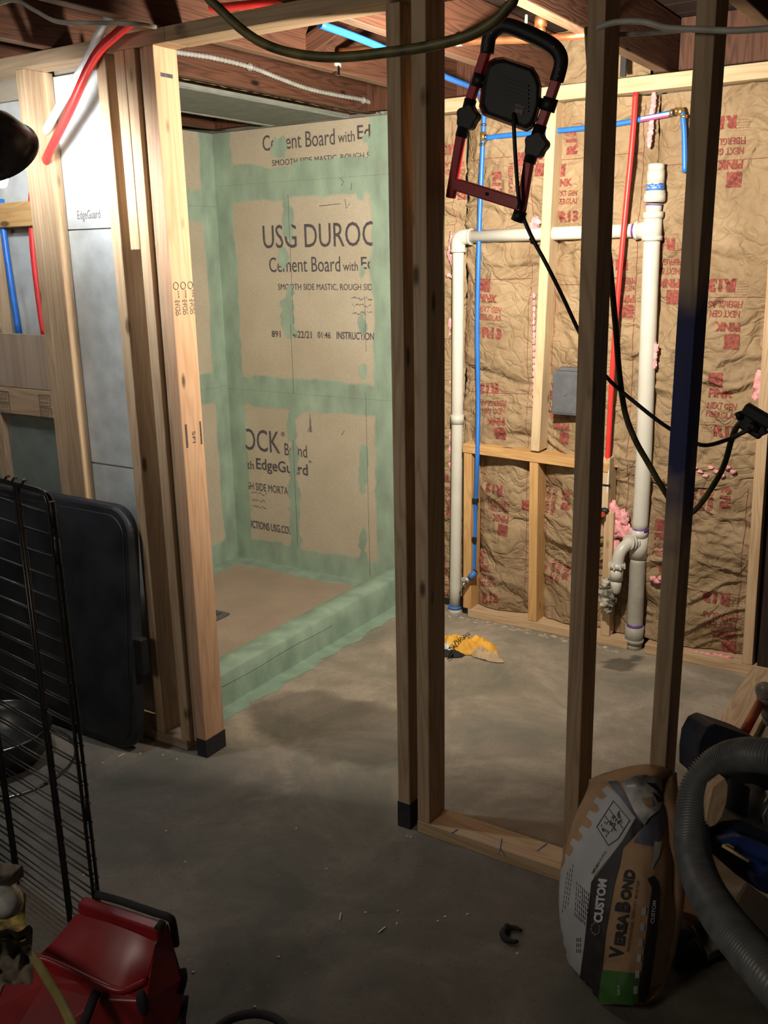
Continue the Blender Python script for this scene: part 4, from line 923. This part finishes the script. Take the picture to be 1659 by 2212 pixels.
for z in (.135, .36, HZ-.05, HZ-.13): MB().tube([CR(0, z-.028, .008), CR(0, z+.028, .008)], .0085, 8).build('hinge_clip', M['black_plastic'], wc)
for s_ in (.10, .14, .17): MB().tube([CR(s_-.012, HZ+.004, -.003), CR(s_, HZ+.010, .01), CR(s_+.012, HZ+.004, .02)], .003, 6).build('hook', M['black_wire'], wc)

# ================================================================ STEEL PAN AND WIRE HOOP BEHIND THE CRATE
pn = W('z', 0, -10, 1640)
Mx = Matrix.Translation(pn)
pan_ = MB().lathe([(.001, .004), (.12, .004), (.155, .03), (.175, .085), (.182, .115), (.188, .117), (.190, .112), (.18, .075), (.16, .02), (.125, .0), (.001, .0)], Mx, 48)
po = pan_.build('metal_basin', M['dark_steel'], label='round steel basin with shiny rim on floor behind crate', cat='basin')
MB().lathe([(.186, .113), (.191, .117), (.186, .121), (.182, .117), (.186, .113)], Mx, 48).build('rolled_rim', M['chrome'], po)
hpn = W('z', 0, 0, 1650)
MB().tube([hpn+Vector((.235*math.cos(a), .235*math.sin(a), .006)) for a in [2*PI*i/48 for i in range(49)]], .0035, 6).build('wire_hoop', M['chrome'], label='thin bright wire hoop on the floor around the basin', cat='hoop')
# wood block end at the left edge
q = W('y', 1.25, -4, 1515)
lumber('wood_block', 'pine', q+Vector((-.3, 0, -.01)), q+Vector((.0, .005, -.01)), .02, .05, (0, 0, 1), label='short board end poking in at the left edge', cat='wood')

# ================================================================ RUBBLE AT LOWER LEFT
q = W('d', 1.35, 5, 1905)
mb = MB().hexa([W('d', 1.33, *p_) for p_ in ((-60, 1935), (30, 1912), (55, 1893), (-40, 1880))], [W('d', 1.30, *p_) for p_ in ((-60, 1900), (28, 1890), (52, 1868), (-40, 1855))])
mb.build('weathered_plank', M['driftwood'], bevel=.003, label='weathered grey plank end at the lower left edge', cat='wood')
mb = MB()
for j, (px, py, r, m_) in enumerate(((-10, 1935, .035, 0), (8, 1945, .02, 0))): mb.ball(W('d', 1.34, px, py), r, 14, (1.5, .8, .8))
mb.build('plastic_wrap', M['plastic_clear'], label='crumpled clear plastic under the plank at left', cat='plastic')
mb = MB().grid(lambda u, v: W('d', 1.36+.05*math.sin(PI*v)-.04*v, -60+115*u+8*N.noise(Vector((u*4, v*4, 1))), 1960+70*v-30*u*(1-v)+10*N.noise(Vector((u*5, v*5, 2)))), 24, 14)
mb.build('straw_bundle', M['straw'], label='mustard yellow fibrous wad below the plank', cat='wad')
mb = MB().grid(lambda u, v: W('d', 1.29+.10*math.sin(PI*v)-.03*v+.02*N.noise(Vector((u*6, v*6, 5))), -60+130*u+10*N.noise(Vector((u*4, v*4, 3))), 2015+120*v-10*u+12*N.noise(Vector((u*6, v*6, 4)))), 30, 22)
mb.build('dusty_cloth', M['brown_cloth'], label='dusty brown cloth heap beside the red shell', cat='cloth')

# ================================================================ RED SHELL
rs = empty('red_tool_shell', W('z', 0, 220, 2200), 'glossy red plastic tool shell with black rubber edges', 'tool shell')
def Z(z, px, py): return W('z', z, px, py)
top = [Z(.33, 184, 1934), Z(.33, 361, 1992), Z(.325, 338, 2011), Z(.325, 166, 1951)]
dn = Vector((0, 0, -.028))
MB().hexa([p_+dn for p_ in top[::-1]], top[::-1]).build('top_ridge', M['red_shell'], rs, .004)
def bil(a, b, c, d, u, v): return (a*(1-u)+b*u)*(1-v)+(d*(1-u)+c*u)*v
pA, pB, pC_, pD = Z(.30, 164, 1974), Z(.30, 335, 2034), Z(.240, 300, 2128), Z(.250, 84, 2064)
def bot_(u):
    q = [Z(.249, 84, 2064), Z(.241, 150, 2090), Z(.239, 210, 2118), Z(.236, 262, 2138), Z(.243, 318, 2116)]; t = min(u*4, 3.9999); k = int(t); return q[k].lerp(q[k+1], t-k)
MB().grid(lambda u, v: pA.lerp(pB, u).lerp(bot_(u), v)+Vector((0, 0, .006*math.sin(PI*u)-.004*math.sin(PI*v))), 16, 12).build('sloping_panel', M['red_shell'], rs)
ring_ = [Z(.245, 30, 2074), Z(.247, 84, 2066), Z(.238, 150, 2092), Z(.236, 210, 2120), Z(.233, 262, 2140), Z(.24, 318, 2118), Z(.30, 337, 2034), Z(.318, 363, 1994), Z(.25, 378, 2050), Z(.20, 392, 2110), Z(.15, 398, 2150), Z(.06, 385, 2260), Z(.10, 300, 2330), Z(.13, 150, 2330), Z(.15, -30, 2330), Z(.20, -12, 2180)]
inn = [Z(.232, 95, 2125), Z(.222, 215, 2160), Z(.228, 315, 2165)]
n = len(ring_); low = [Vector((p_.x, p_.y, .004)) for p_ in ring_]; I1, I2, I3 = 2*n, 2*n+1, 2*n+2
mb = MB().add(ring_+low+inn, [(i, (i+1)%n, n+(i+1)%n, n+i) for i in range(n)]+[(0, 1, I1), (1, 2, I1), (2, 3, I2, I1), (3, 4, I2), (4, 5, I3, I2), (5, 6, I3), (6, 7, 8, I3), (8, 9, I3), (9, 10, I3), (10, 11, I3), (11, 12, I2, I3), (12, 13, I2), (13, 14, I1, I2), (14, 15, I1), (15, 0, I1)])
mb.build('body', M['red_shell'], rs, .004)
MB().tube(smooth_path([Z(.25, 28, 2076), Z(.252, 84, 2068), Z(.244, 150, 2094), Z(.242, 210, 2122), Z(.238, 262, 2140), Z(.246, 318, 2117)], 4), .007, 8).build('rolled_edge', M['red_shell'], rs)
MB().tube(smooth_path([Z(.335, 208, 1932), Z(.335, 260, 1946), Z(.335, 330, 1970), Z(.335, 366, 1982), Z(.31, 374, 1998), Z(.25, 380, 2040)], 4), .0075, 10).build('rubber_edge', M['black_matte'], rs)
MB().tube(smooth_path([Z(.20, 392, 2095), Z(.19, 394, 2115), Z(.17, 386, 2145)], 4), .010, 10).build('rubber_edge', M['black_matte'], rs)
MB().tube(smooth_path([Z(.22, 400, 2150), Z(.2, 396, 2185), Z(.18, 386, 2225)], 4), .007, 10).build('rubber_edge', M['black_matte'], rs)
MB().tube(smooth_path([Z(.245, 211, 2140), Z(.24, 203, 2155), Z(.24, 190, 2190), Z(.24, 178, 2220)], 4), .009, 10).build('rubber_seam', M['black_matte'], rs)
MB().ball(Z(.272, 308, 2166), .022, 16, (.6, .45, 1.3)).build('dark_latch', M['black_matte'], rs)
mb = MB(); a, b = Z(.332, 352, 1992), Z(.328, 340, 2008); mb.tube([a, b], .008, 8); mb.build('corner_pad', M['black_matte'], rs)
MB().tube(smooth_path([Z(.30, 40, 2040), Z(.31, 62, 2058), Z(.32, 80, 2080), Z(.32, 105, 2120), Z(.32, 135, 2170), Z(.32, 160, 2225)], 5), .0085, 10)  .build('extension_cord', plain('yellow_cord', (.22, .19, .05), .55), label='dull yellow cord lying over the red shell', cat='cord')
# dark ring at bottom edge
q = W('z', .06, 535, 2262)
MB().tube([q+Vector((.085*math.cos(a), .085*math.sin(a), 0)) for a in [2*PI*i/36 for i in range(37)]], .009, 8).build('rubber_ring', M['black_matte'], label='black rubber ring at the bottom edge of view', cat='ring')

# ================================================================ MORTAR BAG
bagc = [((1276, 2168), (1400, 2174), 1.63), ((1226, 2078), (1426, 2085), 1.655), ((1207, 1970), (1445, 1990), 1.69), ((1212, 1868), (1452, 1885), 1.75), ((1240, 1765), (1440, 1790), 1.83), ((1272, 1692), (1432, 1688), 1.90)]
def bag_edges(py):
    def cr_(k, j):
        for i in range(len(bagc)-1):
            a, b = bagc[i], bagc[i+1]
            if py <= a[0 if j < 2 else 0][1] and py >= b[0][1] or (i == 0 and py > a[0][1]) or (i == len(bagc)-2 and py < b[0][1]):
                t = (a[0][1]-py)/(a[0][1]-b[0][1]); t = max(0, min(1, t))
                q = [c_[k][0] if k < 2 else c_[2] for c_ in bagc]
                p0, p1, p2, p3 = q[max(i-1, 0)], q[i], q[i+1], q[min(i+2, len(q)-1)]
                return .5*(2*p1+(p2-p0)*t+(2*p0-5*p1+4*p2-p3)*t*t+(3*p1-p0-3*p2+p3)*t**3)
    return cr_(0, 0), cr_(1, 0), cr_(2, 0)
def bag_y(px, py):
    l_, r_, y = bag_edges(py); u = max(0., min(1., (px-l_)/(r_-l_)))
    bul = (1-abs(2*u-1)**2.6)
    crease = -.010*math.exp(-((px-(1305+(2050-py)*.11))/16)**2)*(1 if py < 2110 else .3)
    return y+.075-.075*bul**.7 - crease*.0 + .004*N.noise(Vector((px*.02, py*.014, 4)))+.002*N.noise(Vector((px*.06, py*.03, 4)))
def BG(px, py, o=0.): return W('y', bag_y(px, py)-o, px, py)
bg = empty('mortar_bag', W('z', 0, 1340, 2150), 'open paper bag of thinset mortar leaning on the blue stained stud', 'bag')
def bagf(u, v):
    py = 2170+(1684-2170)*v; l_, r_, y = bag_edges(py); return BG(l_+(r_-l_)*u, py)
nu, nv = 44, 70
fr = [bagf(i/(nu-1), j/(nv-1)) for j in range(nv) for i in range(nu)]
for p_ in fr: p_.z = max(p_.z, .003)
bk = [Vector((p_.x+.02, p_.y+.045+.09*math.sin(PI*(i % nu)/(nu-1))*(1-.5*(i//nu)/nv), max(p_.z, .003))) for i, p_ in enumerate(fr)]
mb = MB(); nn = nu*nv
fs = [(j*nu+i, j*nu+i+1, (j+1)*nu+i+1, (j+1)*nu+i) for j in range(nv-1) for i in range(nu-1)]
fs += [tuple(k+nn for k in f)[::-1] for f in fs]
fs += [(j*nu, (j+1)*nu, nn+(j+1)*nu, nn+j*nu) for j in range(nv-1)]+[(j*nu+nu-1, nn+j*nu+nu-1, nn+(j+1)*nu+nu-1, (j+1)*nu+nu-1) for j in range(nv-1)]
fs += [(i, nn+i, nn+i+1, i+1) for i in range(nu-1)]+[((nv-1)*nu+i, (nv-1)*nu+i+1, nn+(nv-1)*nu+i+1, nn+(nv-1)*nu+i) for i in range(nu-1)]
mb.add(fr+bk, fs, True); mb.build('paper_sack', M['bag_kraft'], bg)
def inside(px, py, poly):
    c = False; j = len(poly)-1
    for i in range(len(poly)):
        if (poly[i][1] > py) != (poly[j][1] > py) and px < (poly[j][0]-poly[i][0])*(py-poly[i][1])/(poly[j][1]-poly[i][1])+poly[i][0]: c = not c
        j = i
    return c
def decal(name, mat, poly, o, step=4.):
    """printed field on the sack, cut to the sack's silhouette and laid on its surface"""
    bm = bmesh.new(); vs = [bm.verts.new((x, y, 0)) for x, y in poly]; f = bm.faces.new(vs); bmesh.ops.triangulate(bm, faces=[f])
    for _ in range(6):
        e = [e for e in bm.edges if e.calc_length() > 9]
        if not e: break
        bmesh.ops.subdivide_edges(bm, edges=e, cuts=1); bmesh.ops.triangulate(bm, faces=bm.faces)
    bm.verts.ensure_lookup_table(); mb = MB(); vv_ = []
    for v in bm.verts:
        l_, r_, _y = bag_edges(v.co.y); px = max(l_+1.2, min(r_-1.2, v.co.x)); p_ = BG(px, v.co.y, o); p_.z = max(p_.z, .004); vv_.append(p_)
    mb.add(vv_, [tuple(v.index for v in f.verts) for f in bm.faces], True); bm.free()
    return mb.build(name, M[mat], bg)
teeth = [(1318, 1700), (1312, 1712)]
p_ = Vector((1306, 1706)); 
zig = []
for (x, y) in ((1311, 1697), (1300, 1706), (1308, 1716), (1312, 1720), (1301, 1727), (1288, 1721), (1282, 1732), (1291, 1740), (1295, 1749), (1288, 1757), (1273, 1750), (1266, 1764), (1277, 1773), (1279, 1780), (1272, 1790), (1256, 1783), (1249, 1794), (1258, 1803), (1258, 1811), (1250, 1818), (1237, 1810), (1231, 1822), (1239, 1832), (1236, 1843), (1230, 1850), (1221, 1843), (1222, 1860), (1216, 1870)): zig.append((x, y))
white = zig+[(1200, 1900), (1200, 1980), (1205, 2035), (1222, 2076), (1254, 2108), (1262, 2040), (1268, 1985), (1275, 1925), (1284, 1890), (1318, 1850), (1345, 1815), (1373, 1766), (1340, 1722)]
decal('white_panel', 'bag_white', white, .0012)
black = [(1373, 1766), (1392, 1782), (1366, 1810), (1345, 1832), (1338, 1870), (1327, 1910), (1318, 1960), (1308, 2020), (1300, 2100), (1292, 2166), (1276, 2166), (1253, 2134), (1253, 2106), (1262, 2040), (1270, 1975), (1277, 1905), (1320, 1850), (1345, 1815)]
decal('black_band', 'bag_black', black, .0016)
decal('green_panel', 'bag_green', [(1301, 2095), (1383, 2103), (1378, 2150), (1370, 2172), (1290, 2166)], .0016)
decal('black_band', 'bag_black', [(1398, 1898), (1412, 1891), (1422, 1905), (1426, 1925), (1424, 1960), (1420, 2020), (1412, 2080), (1400, 2162), (1378, 2166), (1386, 2100), (1396, 2010), (1404, 1950), (1408, 1918)], .0016)
decal('grey_tape', 'bag_grey', [(1312, 1688), (1332, 1686), (1354, 1720), (1378, 1752), (1430, 1740), (1440, 1760), (1436, 1800), (1411, 1828), (1368, 1820), (1392, 1782), (1372, 1766), (1340, 1722)], .0020)
decal('white_strip', 'bag_white', [(1414, 1817), (1430, 1819), (1424, 1850), (1407, 1880)], .0022)
for k in range(6):
    y = 1960+k*34; x = 1395-k*3.6; decal('white_tooth', 'bag_white', [(x-8, y), (x+1, y), (x, y+17), (x-9, y+17)], .0022)
decal('crumpled_top', 'plastic_clear', [(1344, 1692), (1370, 1676), (1395, 1673), (1428, 1684), (1440, 1722), (1424, 1750), (1404, 1765), (1392, 1782), (1370, 1752), (1356, 1722)], .006)
decal('black_tear', 'bag_black', [(1395, 1690), (1415, 1692), (1437, 1718), (1436, 1728), (1420, 1708)], .009)
decal('black_tear', 'bag_black', [(1408, 1710), (1428, 1722), (1436, 1730), (1422, 1733)], .009)
decal('black_tear', 'bag_kraft', [(1385, 1725), (1408, 1720), (1412, 1740), (1395, 1742)], .009)
def bagtext(mat, s, p0, p1, h_, bold=0., o=.0026):
    p0 = Vector(p0); p1 = Vector(p1); d = p1-p0; nrm = Vector((d.y, -d.x)).normalized()
    mb = MB(); lettering(mb, s, lambda u, v: BG(p0.x+d.x*u+nrm.x*h_*v, p0.y+d.y*u+nrm.y*h_*v, o), bold); return mb
def bt(mat, name, s, a, b, h_, bold=0.):
    a = Vector(a); b = Vector(b); d = b-a; nrm = Vector((d.y, -d.x)).normalized()      # text up direction points to the left of reading direction
    mb = MB(); lettering(mb, s, lambda u, v: BG(a.x+d.x*u+nrm.x*h_*v, a.y+d.y*u+nrm.y*h_*v, .0030), bold); mb.build(name, M[mat], bg)
bt('ink_white', 'printed_lettering', 'CUSTOM', (1301, 1994), (1312, 1900), 20, .05)
bt('ink_black', 'printed_lettering', 'V', (1345, 2072), (1348, 2047), 31, .05); bt('ink_black', 'printed_lettering', 'ERSA', (1348, 2044), (1358, 1975), 23, .05)
bt('ink_black', 'printed_lettering', 'B', (1358, 1972), (1361, 1949), 31, .05); bt('ink_black', 'printed_lettering', 'OND', (1361, 1946), (1372, 1880), 23, .05)
bt('ink_black', 'printed_lettering', 'PROFESSIONAL THIN-SET MORTAR', (1358, 2056), (1381, 1902), 5, .01)
bt('ink_white', 'printed_lettering', 'CUSTOM', (1413, 1995), (1418, 1946), 8, .02)
bt('ink_white', 'printed_lettering', 'SALT', (1339, 2150), (1340, 2128), 6, .0)
bt('ink_black', 'printed_lettering', 'NET WT', (1281, 1888), (1297, 1864), 5, .01); bt('ink_black', 'printed_lettering', '50 LBS. / 22.68 kg', (1284, 1886), (1310, 1840), 5, .01)
mk = MB()
def seg2(a, b, r=.0005): mk.tube([BG(a[0]+(b[0]-a[0])*k/6, a[1]+(b[1]-a[1])*k/6, .0022) for k in range(7)], r, 4)
for (a, b) in (((1289, 1786), (1325, 1730)), ((1325, 1730), (1360, 1772)), ((1360, 1772), (1335, 1812)), ((1335, 1812), (1314, 1826)), ((1314, 1826), (1289, 1786)), ((1306, 1762), (1332, 1795)), ((1316, 1748), (1346, 1790))): seg2(a, b, .0009)
random.seed(2)
for k in range(34):
    u, v = random.random(), random.random(); x = 1300+48*u*.8+10*v-4; y = 1786-34*u+26*v; seg2((x, y), (x+random.uniform(2, 5), y-random.uniform(3, 7)), .0008)
for c_ in range(8):
    x = 1246+c_*4.2; y1 = 1905+c_*4
    for r_ in range(7): seg2((x-r_*.6, y1+r_*11), (x-r_*.6-.5, y1+r_*11+random.uniform(6, 10)), .0008 if c_ > 1 else .0006)
for c_ in range(3):
    for r_ in range(9): seg2((1238-c_*6-r_*1.3, 1868+r_*10+c_*8), (1237-c_*6-r_*1.3, 1868+r_*10+c_*8+7), .0006)
for c_ in range(3):
    for r_ in range(3): seg2((1246+c_*4, 2026+r_*12), (1246+c_*4, 2034+r_*12), .0008)
mk.build('small_print', M['ink_black'], bg, kind='stuff')
em = MB()
for k in range(9):
    a = 2*PI*k/9
    em.tube([BG(1287+9*math.cos(a+t)*(1-.0*t), 2006+13*math.sin(a+t), .0025) for t in (0, .25, .5)], .0022, 5)
em.build('round_emblem', M['ink_light'], bg)

# ================================================================ VACUUM HOSE AND TOOLS, LOWER RIGHT
hpts = [(1720, 1650, 1.62), (1659, 1634, 1.66), (1600, 1632, 1.72), (1548, 1652, 1.75), (1508, 1700, 1.75), (1496, 1770, 1.72), (1498, 1845, 1.66), (1520, 1915, 1.55), (1562, 1985, 1.42), (1610, 2045, 1.32), (1665, 2110, 1.24), (1740, 2190, 1.16)]
pts = smooth_path([W('d', d, px, py) for px, py, d in hpts], 44)
rad = [.0295+.0024*(1 if (i//2) % 2 else -1) for i in range(len(pts))]
rad = [.0290+.0036*math.sin(i*PI/2+.6) for i in range(len(pts))]
MB().tube(pts, rad, 20).build('vacuum_hose', M['hose'], label='thick grey corrugated vacuum hose looping at the right', cat='hose')
def DD(d, px, py): return W('d', d, px, py)
def slab(name, mat, poly, d, th, parent=None, bev=.004, **kw):
    pp = [DD(d, *q) for q in poly]; return MB().prism(pp, F_*th).build(name, M[mat], parent, bev, **kw)
slab('vacuum_nozzle', 'dark_navy', [(1504, 1638), (1509, 1600), (1524, 1572), (1543, 1563), (1620, 1590), (1650, 1605), (1650, 1680), (1504, 1680)], 2.02, .12, label='dark rounded vacuum head behind the hose', cat='vacuum head')
ob_ = DD(2.3, 1600, 1590); 
os_ = empty('pry_bar', DD(2.25, 1640, 1500), 'red orange handled bar leaning at the right edge', 'bar')
MB().tube([DD(2.15, 1598, 1600), DD(2.42, 1648, 1508)], .012, 10).build('grip', M['orange_stick'], os_); MB().tube([DD(2.42, 1648, 1508), DD(2.5, 1660, 1480)], .008, 10).build('shaft', M['black_plastic'], os_)
mb = MB()
for j in range(6): mb.ball(DD(2.35+.02*j, 1650+j*3, 1492+j*12), .022, 12, (1, .7, 1.1))
mb.build('plastic_wrap', M['plastic_clear'], label='crumpled clear plastic beside the orange handled bar', cat='plastic')
slab('wood_offcut', 'pine', [(1520, 1793), (1528, 1745), (1539, 1700), (1566, 1680), (1574, 1697), (1570, 1735), (1560, 1765), (1546, 1783)], 1.69, .03, bev=.002, label='small pine offcut standing inside the hose loop', cat='wood')
mts = empty('blue_power_tool', DD(1.65, 1620, 1850), 'blue and black power tool lying under the hose', 'power tool')
slab('base', 'dark_navy', [(1520, 1796), (1560, 1775), (1600, 1770), (1640, 1790), (1700, 1820), (1700, 1950), (1640, 1925), (1590, 1890), (1545, 1850), (1522, 1825)], 1.72, .10, mts)
slab('blue_body', 'blue_tool', [(1548, 1818), (1600, 1806), (1640, 1822), (1700, 1850), (1700, 1900), (1650, 1880), (1600, 1850)], 1.68, .05, mts, .008)
slab('blue_guard', 'blue_tool', [(1632, 1890), (1655, 1868), (1700, 1880), (1700, 1935), (1650, 1930), (1634, 1915)], 1.66, .05, mts, .008)
MB().tube([DD(1.66, 1560, 1826), DD(1.64, 1618, 1861)], .003, 6).build('yellow_scale', M['yellow_rule'], mts)
slab('scale_plate', 'yellow_rule', [(1562, 1826), (1575, 1824), (1586, 1830), (1584, 1842)], 1.665, .004, mts, 0)
MB().tube([DD(1.82, 1592, 1700), DD(1.78, 1582, 1790)], .024, 12).build('handle', M['black_matte'], mts)
MB().tube([DD(1.9, 1625, 1712), DD(1.84, 1612, 1790)], .028, 12).build('motor', M['hose'], mts)
slab('black_cover', 'black_matte', [(1575, 1668), (1700, 1665), (1700, 1700), (1640, 1712), (1600, 1722), (1578, 1700)], 1.9, .08, mts)
MB().tube([DD(1.8, 1675, 1700), DD(1.78, 1638, 1762)], .005, 8).build('steel_rod', M['steel'], mts); slab('steel_table', 'steel', [(1650, 1760), (1662, 1735), (1700, 1720), (1700, 1800), (1655, 1800)], 1.82, .02, mts)
vb = empty('shop_vacuum', DD(1.6, 1520, 2040), 'black wheeled vacuum base under the hose', 'vacuum')
q = W('z', .03, 1478, 2062)
MB().tube([q+Vector((-.022, -.012, 0)), q+Vector((.022, .018, 0))], .030, 20).build('caster_wheel', M['black_matte'], vb)
MB().tube([q+Vector((-.026, -.015, 0)), q+Vector((.026, .021, 0))], .008, 10).build('axle', M['steel'], vb)
mb = MB().hexa([W('z', .02, *p_) for p_ in ((1530, 2078), (1562, 2062), (1560, 2030), (1500, 2010))], [W('z', .055, *p_) for p_ in ((1530, 2062), (1562, 2046), (1550, 2018), (1490, 1998))]); mb.build('grey_bracket', M['hose'], vb, .004)
MB().ball(W('z', .05, 1462, 2022), .035, 16, (1, 1, .7)).build('rounded_foot', M['dark_navy'], vb)
MB().tube([W('z', .06, 1512, 1992), W('z', .09, 1530, 2010)], .014, 10).build('caster_stem', M['black_matte'], vb)
mb = MB().hexa([W('z', .01, *p_) for p_ in ((1540, 2060), (1700, 2180), (1760, 2100), (1600, 1960))], [W('z', .10, *p_) for p_ in ((1560, 1990), (1700, 2090), (1760, 2010), (1610, 1900))]); mb.build('tank_shell', M['black_plastic'], vb, .01)

# ================================================================ FLOOR ITEMS
gl = empty('yellow_glove', W('z', 0, 1030, 1412), 'crumpled yellow work glove with black lettering on the floor', 'glove')
gz = W('z', 0, 1012, 1408)
def crump(u, v, x0_, y0_, w_, h_, hh, sd, ang):
    a = u*2*PI; r = v; x = w_*r*math.cos(a)*(1+.22*N.noise(Vector((math.cos(a)*1.5, math.sin(a)*1.5, sd)))); y = h_*r*math.sin(a)*(1+.22*N.noise(Vector((math.cos(a)*2, math.sin(a)*2, sd+4))))
    z = hh*(1-r**3)*(1+.6*N.noise(Vector((x*30, y*30, sd))))-.016*max(0, 1-6*abs(N.noise(Vector((x*34+sd, y*34, sd)))))*(1-r)+.006*abs(N.noise(Vector((x*80, y*80, sd))))
    c_, s_ = math.cos(ang), math.sin(ang); return (x0_+x*c_-y*s_, y0_+x*s_+y*c_, .003+max(0, z))
ca_ = W('z', 0, 992, 1404); cb_ = W('z', 0, 1035, 1403); cc_ = W('z', 0, 1045, 1418); cd2 = W('z', 0, 960, 1408)
MB().grid(lambda u, v: crump(u, v, ca_.x, ca_.y, .095, .060, .055, 1, .4), 90, 30).build('cuff', M['yellow_cloth'], gl)
MB().grid(lambda u, v: crump(u, v, cb_.x, cb_.y, .085, .05, .045, 5, -.1), 90, 30).build('back', M['yellow_cloth'], gl)
MB().grid(lambda u, v: crump(u, v, cc_.x, cc_.y, .085, .034, .026, 9, -.2), 80, 20).build('palm', M['tan_cloth'], gl)
MB().grid(lambda u, v: crump(u, v, cd2.x+.02, cd2.y, .07, .05, .022, 12, 0), 30, 10).build('dark_lining', M['black_matte'], gl)
MB().grid(lambda u, v: crump(u, v, cd2.x, cd2.y+.005, .045, .035, .035, 17, 0), 30, 8).build('white_lining', M['pvc'], gl)
mb = MB()
def gq(px, py, dz=0.): 
    p_ = W('z', .052, px, py); return p_+Vector((0, 0, dz))
for (s_, a, b, hh) in (('RING', (983, 1396), (1016, 1376), 7), ('S', (973, 1412), (984, 1402), 9)):
    A_, B_ = Vector(a), Vector(b); d = B_-A_; nr = Vector((d.y, -d.x)).normalized()
    lettering(mb, s_, lambda u, v: gq(A_.x+d.x*u+nr.x*hh*v, A_.y+d.y*u+nr.y*hh*v, .010), .02)
mb.build('printed_lettering', M['ink_black'], gl)
# black clip
q = W('z', .004, 1108, 2022)
mb = MB().tube([q+Vector((.024*math.cos(a), .024*math.sin(a), .004)) for a in [PI*.35+i*PI*1.45/14 for i in range(15)]], [.004+.004*math.sin(i/14*PI) for i in range(15)], 8)
mb.ball(q+Vector((-.022, .015, .005)), .009); mb.build('plastic_clip', M['black_matte'], label='broken black plastic clip on the floor near the bag', cat='clip')
# tiny debris
random.seed(11)
chips = [((825, 2009), 'L'), ((858, 1995), 'S'), ((640, 1790), 'S'), ((262, 1632), 'L'), ((303, 1628), 'S'), ((352, 1631), 'S'), ((382, 1640), 'S'), ((222, 1648), 'S'), ((888, 1808), 'S'), ((880, 1806), 'S'), ((705, 1877), 'S'), ((860, 1968), 'S'), ((946, 1990), 'S'), ((962, 1980), 'S'), ((602, 2067), 'S'), ((790, 1971), 'S'), ((182, 1890), 'S'), ((1010, 1975), 'S'), ((735, 1980), 'L'), ((1118, 2060), 'S'), ((550, 2175), 'S'), ((418, 2100), 'S'), ((360, 1795), 'S'), ((400, 1862), 'S')]
base = None
for (px, py), t_ in chips:
    q = W('z', .0015, px, py); a = random.random()*PI
    if t_ == 'L': mb = MB().box((-.013, -.002, 0), (.013, .002, .002))
    else: mb = MB().hexa([Vector(p_) for p_ in ((-.004, -.003, 0), (.004, -.002, 0), (.003, .004, 0), (-.003, .003, 0))], [Vector(p_) for p_ in ((-.003, -.002, .002), (.002, -.002, .002), (.002, .002, .002), (-.002, .002, .002))])
    mb.build('wood_splinter' if t_ == 'L' else 'plaster_crumb', M['chip'], mtx=Matrix.Translation(q)@Matrix.Rotation(a, 4, 'Z'), group='splinters on the concrete' if t_ == 'L' else 'crumbs on the concrete', label=('pale wood splinter ' if t_ == 'L' else 'tiny pale crumb ')+('on the floor beside the black crate' if px < 450 and py > 1700 else 'on the floor in front of the folding table' if px < 450 else 'on the floor by the foot of the doorway post' if py < 1830 else 'on the floor in the lower foreground' if py > 2030 else 'on the open middle of the floor'), cat='debris')
# rough mortar along the far floor edge
mb = MB()
for k in range(0, 60):
    px = 958+k*7.4+4*math.sin(k*5); py = 1323+(px-958)*.215+3*math.sin(k*3.7)
    if 1340 < px < 1400: continue
    q = W('z', 0, px, py+3); mb.grid(lambda u, v, q=q, k=k: (q.x+(.005+.014*abs(math.sin(k*7.1)))*math.cos(u*2*PI)*v*(1+.4*N.noise(Vector((u*6, k, 0)))), q.y+(.004+.008*abs(math.sin(k*2.3)))*math.sin(u*2*PI)*v*(1+.4*N.noise(Vector((u*6, k, 5)))), (.002+.004*abs(math.sin(k*1.7)))*(1-v*v)+.0003), 12, 5)
mb.build('mortar_droppings', M['mud'], label='rough mortar crumbs along the foot of the far wall', cat='mortar', kind='stuff')
# pencil marks on the right bottom plate
mb = MB()
for (a, b) in (((1084, 1812), (1078, 1846)), ((1160, 1838), (1182, 1822)), ((975, 1800), (990, 1792))): mb.tube([W('y', P-.0006, *a) if a[1] > 1830 and False else W('z', .0388, *a), W('z', .0388, *b)], .0014, 5)
mb.build('pencil_mark', M['label_blue'], pw)
